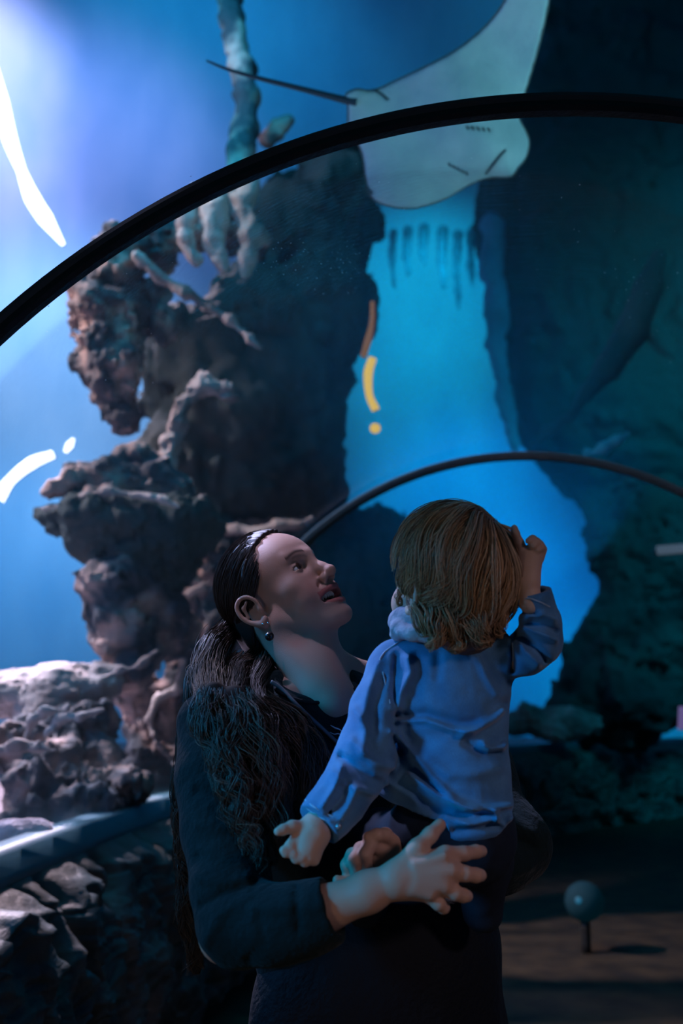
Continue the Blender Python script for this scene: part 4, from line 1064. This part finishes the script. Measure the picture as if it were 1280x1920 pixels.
# ------------------------------------------------------------------ TODDLER
croot = empty('person', P(850, 1600, 1.50), 'blond toddler in a denim shirt seen from behind, pointing up at the water', 'person')
SKIN_C = (.56, .36, .28)
fwd = np.array([-.50, .80, .33]); fwd /= np.linalg.norm(fwd); upv = np.array([.10, -.30, .95]); rt = np.cross(fwd, upv); rt /= np.linalg.norm(rt); upv = np.cross(rt, fwd)
HC = Head(P(838, 1112, 1.50), np.stack([rt, fwd, upv], 1), .93)
CN = P(848, 1205, 1.50)
def c_neck(f): f.cap((0,-.02,-.02), HC.l(CN), .036, .040, .03)
fc = head_field(HC, True, .0025, c_neck, lo=(-.11,-.12,-.15), hi=(.11,.13,.14)); V1, F1 = biggest(*fc.mesh(), .5)
C1 = face_colors(V1, SKIN_C, True); V1 = HC.w(V1)
# left hand resting on the woman's hair, right hand pointing
lo, hi = bounds([(500,1500,1.40,10),(640,1640,1.40,10)], .06); f = Field(lo, hi, .0018)
f.chain([(606,1528,1.408,20),(592,1550,1.399,25),(585,1560,1.395,28)], .01)
for b in ([(585,1560,1.395,27),(556,1588,1.385,16)], [(588,1566,1.395,26),(572,1600,1.385,16)], [(592,1568,1.395,24),(588,1600,1.39,15)], [(574,1572,1.39,22),(576,1590,1.385,24)]): f.chain(b, .008)
for b in ([(556,1572,1.385,13),(544,1588,1.376,11),(536,1598,1.372,9),(531,1594,1.370,7.5)], [(562,1594,1.383,12),(556,1608,1.376,10.5),(550,1602,1.372,9)],
          [(576,1600,1.385,12),(572,1614,1.380,10.5),(566,1608,1.374,9)], [(590,1600,1.39,11),(588,1612,1.385,10),(582,1608,1.378,8.5)],
          [(572,1552,1.39,14),(548,1550,1.38,11.5),(530,1556,1.372,9.5),(521,1559,1.368,8)]): f.chain(b, .004)
Va, Fa = f.mesh()
lo, hi = bounds([(940,980,1.42,5),(1040,1130,1.42,5)], .05); f = Field(lo, hi, .0018)
f.chain([(995,1130,1.42,22),(988,1090,1.42,20)], .01)
for b in ([(988,1088,1.42,20),(981,1040,1.418,13)], [(988,1088,1.42,20),(998,1036,1.418,14)], [(990,1088,1.42,19),(1008,1040,1.42,11)], [(986,1060,1.42,19),(992,1044,1.42,19)]): f.chain(b, .008)
for b in ([(980,1040,1.418,10.5),(973,1018,1.412,9),(966,1000,1.408,7.5),(964,990,1.405,6.5)],
          [(998,1036,1.418,9.5),(1002,1018,1.412,8.5),(998,1011,1.404,7.5),(991,1014,1.400,6.5)],
          [(1006,1038,1.42,9.5),(1010,1021,1.414,8.5),(1006,1017,1.406,7.5),(1000,1023,1.402,6.5)],
          [(1012,1046,1.422,8.5),(1017,1030,1.418,7.5),(1014,1026,1.410,7),(1008,1031,1.406,6)],
          [(990,1064,1.43,11),(1000,1048,1.436,9),(1004,1034,1.436,7.5),(1000,1026,1.430,6.5)]): f.chain(b, .004)
Vb, Fb = f.mesh()
# covered body of the toddler
f = Field((-.02, 1.34, .78), (.36, 1.72, 1.60), .005)
f.ell(P(838,1330,1.515), (.070,.048,.105), .04); f.ell(P(848,1470,1.515), (.070,.050,.085), .04); f.cap(CN, P(842,1260,1.51), .034, .05, .03)
f.chain([(735,1252,1.51,34),(690,1400,1.46,28),(610,1520,1.41,20)], .02); f.chain([(942,1236,1.50,32),(1008,1208,1.46,22),(1000,1120,1.42,16)], .02)
f.chain([(805,1580,1.515,42),(715,1582,1.62,36),(688,1700,1.66,26)], .02); f.chain([(885,1590,1.515,42),(900,1610,1.60,36),(900,1700,1.64,26)], .02)
Vd, Fd = f.mesh()
V, F = join((V1, F1), (Va, Fa), (Vb, Fb), (Vd, Fd)); me = mesh_np('body', V, F)
colattr(me, np.concatenate([C1, np.tile(SKIN_C, (len(Va)+len(Vb)+len(Vd), 1))])); obj('body', me, M_SKIN, croot)
# jeans
f = Field((-.03, 1.40, .70), (.40, 1.82, 1.26), .0045)
f.ell(P(850,1560,1.515), (.092,.072,.075), .03)
f.chain([(800,1575,1.51,58),(715,1575,1.62,50),(685,1700,1.66,38)], .03); f.chain([(890,1588,1.51,56),(905,1610,1.60,50),(905,1710,1.64,38)], .03)
f.disp(.02, lambda X: .003*fbm(X*30, 3)); V, F = biggest(*f.mesh(), .5); obj('jeans', mesh_np('jeans', V, F), M_JEANS, croot)
# denim shirt
lo = np.array([-.09, 1.33, 1.00]); hi = np.array([.37, 1.66, 1.53])
fs = Field(lo, hi, .0026)
def E(px, py, Y, rx, ry, rz, k): fs.ell(P(px, py, Y), (rx*mpp(px,py,Y), ry, rz*mpp(px,py,Y)), k)
E(838,1290,1.515,118,.070,95,.03); E(845,1380,1.515,104,.070,100,.04); E(845,1470,1.515,112,.074,90,.04); E(860,1535,1.512,104,.078,58,.03)
E(760,1470,1.53,62,.060,66,.02)
fs.chain([(745,1240,1.51,44),(842,1215,1.515,42),(935,1222,1.51,42)], .03)
fs.chain([(728,1262,1.508,42),(706,1330,1.485,46),(690,1400,1.462,50),(668,1450,1.447,50),(636,1500,1.425,46),(606,1535,1.410,42),(596,1547,1.405,40)], .018)
fs.chain([(940,1232,1.50,40),(985,1224,1.475,38),(1012,1204,1.458,38)], .018)
fs.chain([(1012,1204,1.458,39),(1014,1165,1.443,34),(1004,1125,1.428,30),(1001,1110,1.424,29)], .014)
# open ends and hem
fs.trim(P(598,1548,1.407), P(575,1574,1.395)-P(598,1548,1.407), .055); fs.trim(P(1000,1108,1.423), P(994,1078,1.415)-P(1000,1108,1.423), .045)
fs.chain([(604,1541,1.409,28),(575,1572,1.395,28)], .002, 's'); fs.chain([(1001,1118,1.425,20),(994,1080,1.415,20)], .002, 's')
x, y, z = fs.ax[0][:,None,None], fs.ax[1][None,:,None], fs.ax[2][None,None,:]
def hemcut():
    pts = [(640,1500),(693,1512),(740,1528),(800,1537),(835,1542),(850,1590),(880,1594),(915,1588),(945,1570),(968,1540),(1000,1520)]
    Q = np.array([P(a, b, 1.44) for a, b in pts]); zz = np.interp(fs.ax[0], Q[:,0], Q[:,2])[:,None,None]
    c = (zz - z + (y-1.44)*.25)
    act = (fs.ax[0][:,None,None] > Q[1,0]-.008)
    return np.where(act, c, -1.)
A0 = hemcut(); arm = Field(lo, hi, .0026); arm.chain([(728,1262,1.508,44),(706,1330,1.485,48),(690,1400,1.462,52),(668,1450,1.447,52),(636,1500,1.425,48),(606,1535,1.410,44)], .018)
cut = np.maximum(fs.D, A0.astype(np.float32)); fs.D = np.where(arm.D < .001, fs.D, cut).astype(np.float32)
FC = [([(742,1345),(800,1342),(860,1358),(910,1362),(955,1320)],1.44,12,-.007), ([(745,1352),(800,1350),(850,1368),(885,1372),(930,1350),(950,1332)],1.44,6,.007),
      ([(780,1392),(840,1378),(890,1392)],1.44,16,-.004), ([(870,1374),(905,1360),(945,1330)],1.44,9,.007), ([(905,1395),(918,1405),(945,1402),(953,1395)],1.45,6,.008), ([(875,1395),(905,1412),(940,1414)],1.44,8,-.006),
      ([(738,1372),(770,1410),(810,1460),(850,1500),(890,1518)],1.44,8,.007), ([(745,1392),(780,1440),(830,1490)],1.44,9,-.006), ([(800,1425),(840,1452),(900,1450),(940,1440)],1.44,12,.004), ([(770,1455),(820,1490),(870,1512),(920,1516),(965,1512)],1.44,6,.008),
      ([(790,1500),(850,1530),(900,1528)],1.44,10,-.006), ([(835,1530),(880,1545),(930,1535)],1.44,7,.005), ([(925,1520),(930,1540),(945,1546),(960,1535)],1.45,6,.007),
      ([(850,1558),(900,1552),(950,1545)],1.44,8,-.005), ([(765,1232),(770,1260),(752,1300),(742,1330)],1.445,8,.006), ([(785,1230),(790,1262),(780,1300)],1.445,10,-.004),
      ([(744,1230),(738,1290),(744,1340),(738,1380)],1.45,6,-.006), ([(710,1240),(690,1290),(680,1340)],1.44,9,.005), ([(722,1270),(705,1320),(700,1370)],1.44,8,-.005), ([(665,1330),(685,1370),(680,1410)],1.42,9,.006),
      ([(660,1390),(700,1430),(738,1440)],1.41,9,.006), ([(640,1420),(680,1450),(720,1470)],1.40,8,-.006), ([(625,1450),(650,1470),(700,1490)],1.39,8,.006), ([(640,1440),(625,1480),(605,1510)],1.375,6,.006), ([(652,1470),(640,1500),(618,1525)],1.38,6,-.006), ([(668,1480),(655,1510),(640,1532)],1.385,6,.005),
      ([(965,1195),(985,1225),(1010,1245)],1.43,7,.007), ([(975,1185),(1005,1210),(1030,1235)],1.42,7,-.007), ([(985,1178),(1020,1190),(1046,1200)],1.41,6,.007), ([(1000,1165),(1030,1172),(1048,1180)],1.40,6,-.006), ([(990,1155),(1020,1152),(1044,1160)],1.40,6,.006), ([(985,1140),(1005,1150)],1.40,5,-.005), ([(962,1180),(961,1220),(963,1256)],1.46,5,-.009),
      ([(900,1230),(915,1270),(935,1300)],1.44,8,.004), ([(825,1225),(820,1270)],1.44,8,-.003), ([(700,1450),(730,1470),(780,1500)],1.47,8,.004)]
fs.folds([(a, b, c, 1.5*d) for a, b, c, d in FC], .03)
fs.disp(.02, lambda X: .0018*fbm(X*38, 3))
V, F = biggest(*fs.mesh(), .5); sh = obj('denim_shirt', mesh_np('denim_shirt', V, F), M_DENIM, croot)
bs = bvh_of(V, F)
def seam(name, pts, r=.0013, lift=.0004, mat=None, K=60, par=None):
    q = drape(bs, pts, lift)
    if len(q) > 2: return tube(name, q, r, mat or M_SEAM, par or sh, K=K, sides=6)
seam('shoulder_seam', [(768,1192),(745,1206),(722,1222),(712,1236)]); seam('shoulder_seam', [(712,1236),(722,1280),(731,1320)])
seam('shoulder_seam', [(958,1186),(961,1205),(962,1230),(960,1252)])
seam('cuff_seam', [(568,1508),(585,1522),(610,1537),(640,1548)]); seam('cuff_seam', [(572,1500),(590,1514),(615,1528),(642,1536)])
seam('cuff_seam', [(972,1128),(990,1122),(1010,1128),(1030,1138)])
seam('hem_stitching', [(695,1508),(740,1522),(800,1532),(832,1534)], .0012); seam('hem_stitching', [(850,1578),(880,1588),(915,1580),(945,1562),(962,1542)], .0020)
bq = drape(bs, [(634,1549)], .001)
if len(bq):
    ball('button', bq[0], .0048, pmat('metal button', (.25,.28,.34), .4, .5, metal=.6), sh)
# bunched hood of the jersey at the neck
f = Field(P(848,1180,1.50)-np.array([.14,.12,.09]), P(848,1180,1.50)+np.array([.14,.12,.08]), .0028)
ringp = [(744,1188,1.49,16),(750,1162,1.50,19),(775,1152,1.47,15),(800,1172,1.46,13),(835,1200,1.475,10),(880,1205,1.475,10),(920,1190,1.49,10),(930,1170,1.51,12),(905,1155,1.56,13),(840,1145,1.58,16),(775,1148,1.56,17),(744,1168,1.52,17)]
f.chain(ringp, .008); f.chain([(745,1180,1.48,17),(775,1188,1.455,15),(810,1196,1.445,13)], .004); f.chain([(752,1152,1.49,14),(782,1160,1.462,12),(808,1180,1.445,11)], .004)
f.disp(.015, lambda X: .004*fbm(X*42, 3)); V, F = biggest(*f.mesh(), .5); obj('jersey_hood', mesh_np('jersey_hood', V, F), M_HOOD, croot)
# toddler hair
HY = (.46, .27, .14)
f = Field((-.125,-.14,-.12), (.125,.12,.15), .003)
f.ell((0,-.015,.045), (.084,.100,.092), 0); f.ell((0,-.060,-.035), (.058,.045,.050), .03)
x, y, z = f.ax[0][:,None,None], f.ax[1][None,:,None], f.ax[2][None,None,:]
pl = (y-.070)*.75-(z-.060)*.66; pl = np.where(z < .03, np.maximum(pl, (y-.012)), pl)
f.D = np.maximum(f.D, pl.astype(np.float32)+0*f.D)
f.disp(.02, lambda X: .003*fbm(X*40, 3)); V, F = biggest(*f.mesh(), .3); me = mesh_np('hair_cap', HC.w(V), F); colattr(me, np.tile((.12,.065,.035), (len(V), 1)))
chair_ = obj('hair_cap', me, M_HAIR, croot)
def whorl_hair(n, seed, K=22, lift=.013, r0=.0007, len_=(1.2, 2.3), swirl=.9, flip=.005):
    g = np.random.default_rng(seed)
    c = np.array([0,-.015,.045]); rad = np.array([.086,.102,.094])
    # crown direction in head frame from its place in view
    w = P(905, 1005, 1.45); d = (HC.l(w)-c)/rad; d /= np.linalg.norm(d)
    e1 = np.cross(d, (0,0,1.)); e1 /= np.linalg.norm(e1); e2 = np.cross(d, e1)
    ncl = n//14; cp = g.random(ncl)*2*np.pi; cl = g.integers(0, ncl, n); cL = g.uniform(*len_, ncl); co = g.random(ncl); cf = g.normal(size=ncl)
    ph = cp[cl]+.05*g.normal(size=n); L_ = cL[cl]*(1+.05*g.normal(size=n)); th0 = .05+.5*g.random(n)*(g.random(n)<.5)
    t = np.linspace(0,1,K)[None]; th = th0[:,None]+(L_-th0)[:,None]*t
    pa = ph[:,None] + swirl*np.sin(th*.9) +   .16*np.sin(th*(3.5+1.5*co[cl][:,None])+6.28*co[cl][:,None]+cf[cl][:,None])*t + .02*np.sin(th*11+6.28*g.random((n,1)))*t
    D = (np.cos(th)[...,None]*d + np.sin(th)[...,None]*(np.cos(pa)[...,None]*e1+np.sin(pa)[...,None]*e2))
    gr = np.zeros_like(D); down = HC.R.T@np.array([0,0,-1.])
    D = D + down*(.22*t**2)[...,None]; D /= np.linalg.norm(D, axis=2, keepdims=True)
    off = .002+lift*co[cl][:,None]*np.sin(t*2.6) + flip*np.clip(t-.78,0,1)*4*np.abs(cf[cl])[:,None]*t + .0015*g.normal(size=(n,1))
    X = c + D*(rad+off[...,None])
    # leave the face free
    tip = X[:,-1]; keep = ~((X[:,:,1] > .020) & (X[:,:,2] < .030)).any(1)
    Xw = HC.w(X.reshape(-1,3)).reshape(n,K,3); wd = r0*(.6+.8*g.random((n,1)))*np.linspace(1,.4,K)[None]
    return Xw[keep], wd[keep]
parts = [whorl_hair(3600, 1), whorl_hair(900, 2, lift=.018, r0=.0008, swirl=1.25)]
strands_obj('blond_strands', parts, M_HAIR, croot, HY, .42, 9)
strands_obj('light_wisps', [whorl_hair(420, 3, lift=.024, r0=.0007, swirl=1.35, len_=(1.0, 2.3))], M_HAIR, croot, (.62,.42,.27), .3, 12)
CG = [([(880,1120,1.425,40),(895,1160,1.42,36),(905,1195,1.42,22),(925,1208,1.42,8)],260,.005,1.6), ([(930,1110,1.44,26),(940,1150,1.435,22),(930,1182,1.43,14),(945,1192,1.43,6)],180,.005,1.6), ([(820,1140,1.43,30),(822,1175,1.425,26),(815,1205,1.42,16),(800,1218,1.42,7)],200,.005,1.6), ([(790,1060,1.45,18),(765,1085,1.455,12),(760,1105,1.455,10),(778,1120,1.45,6)],80,.004,2),
      ([(790,1130,1.45,30),(800,1165,1.44,30),(812,1195,1.44,20),(800,1212,1.43,8)],170,.004,1.2), ([(840,1120,1.43,44),(850,1170,1.43,40),(856,1205,1.43,26),(845,1222,1.42,8)],300,.004,1.3),
      ([(900,1110,1.43,40),(905,1150,1.43,34),(890,1180,1.43,26),(870,1200,1.43,12)],240,.004,1.3), ([(940,1060,1.45,26),(955,1100,1.45,20),(940,1140,1.45,16),(915,1160,1.44,9)],200,.004,1.2),
      ([(765,1060,1.47,14),(760,1085,1.47,16),(775,1110,1.46,18),(800,1128,1.45,12)],140,.004,2), ([(752,1090,1.49,8),(748,1120,1.49,8),(752,1148,1.49,5)],60,.003,1.5),
      ([(935,1010,1.46,10),(962,1050,1.46,8),(968,1095,1.46,7),(955,1140,1.46,4)],50,.003,1.2), ([(925,1120,1.45,16),(950,1140,1.45,12),(962,1130,1.45,5)],60,.003,2),
      ([(800,1100,1.45,20),(770,1080,1.455,10),(755,1060,1.47,5)],50,.003,2)]
parts = [lock(gd, n, K=16, wave=wv, wf=wf, seed=50+i, stray=.15, r0=.0007) for i, (gd, n, wv, wf) in enumerate(CG)]
strands_obj('nape_curls', parts, M_HAIR, croot, (.34,.20,.105), .40, 10)
fly = [lock([(a[0],a[1],a[2],a[3]*1.5) for a in gd], 10, K=20, wave=.006, wf=2, seed=150+i, stray=.6, r0=.0004) for i, (gd, n, wv, wf) in enumerate(CG)]
strands_obj('flyaway_hairs', fly, M_HAIR, croot, (.40,.24,.14), .3, 11)
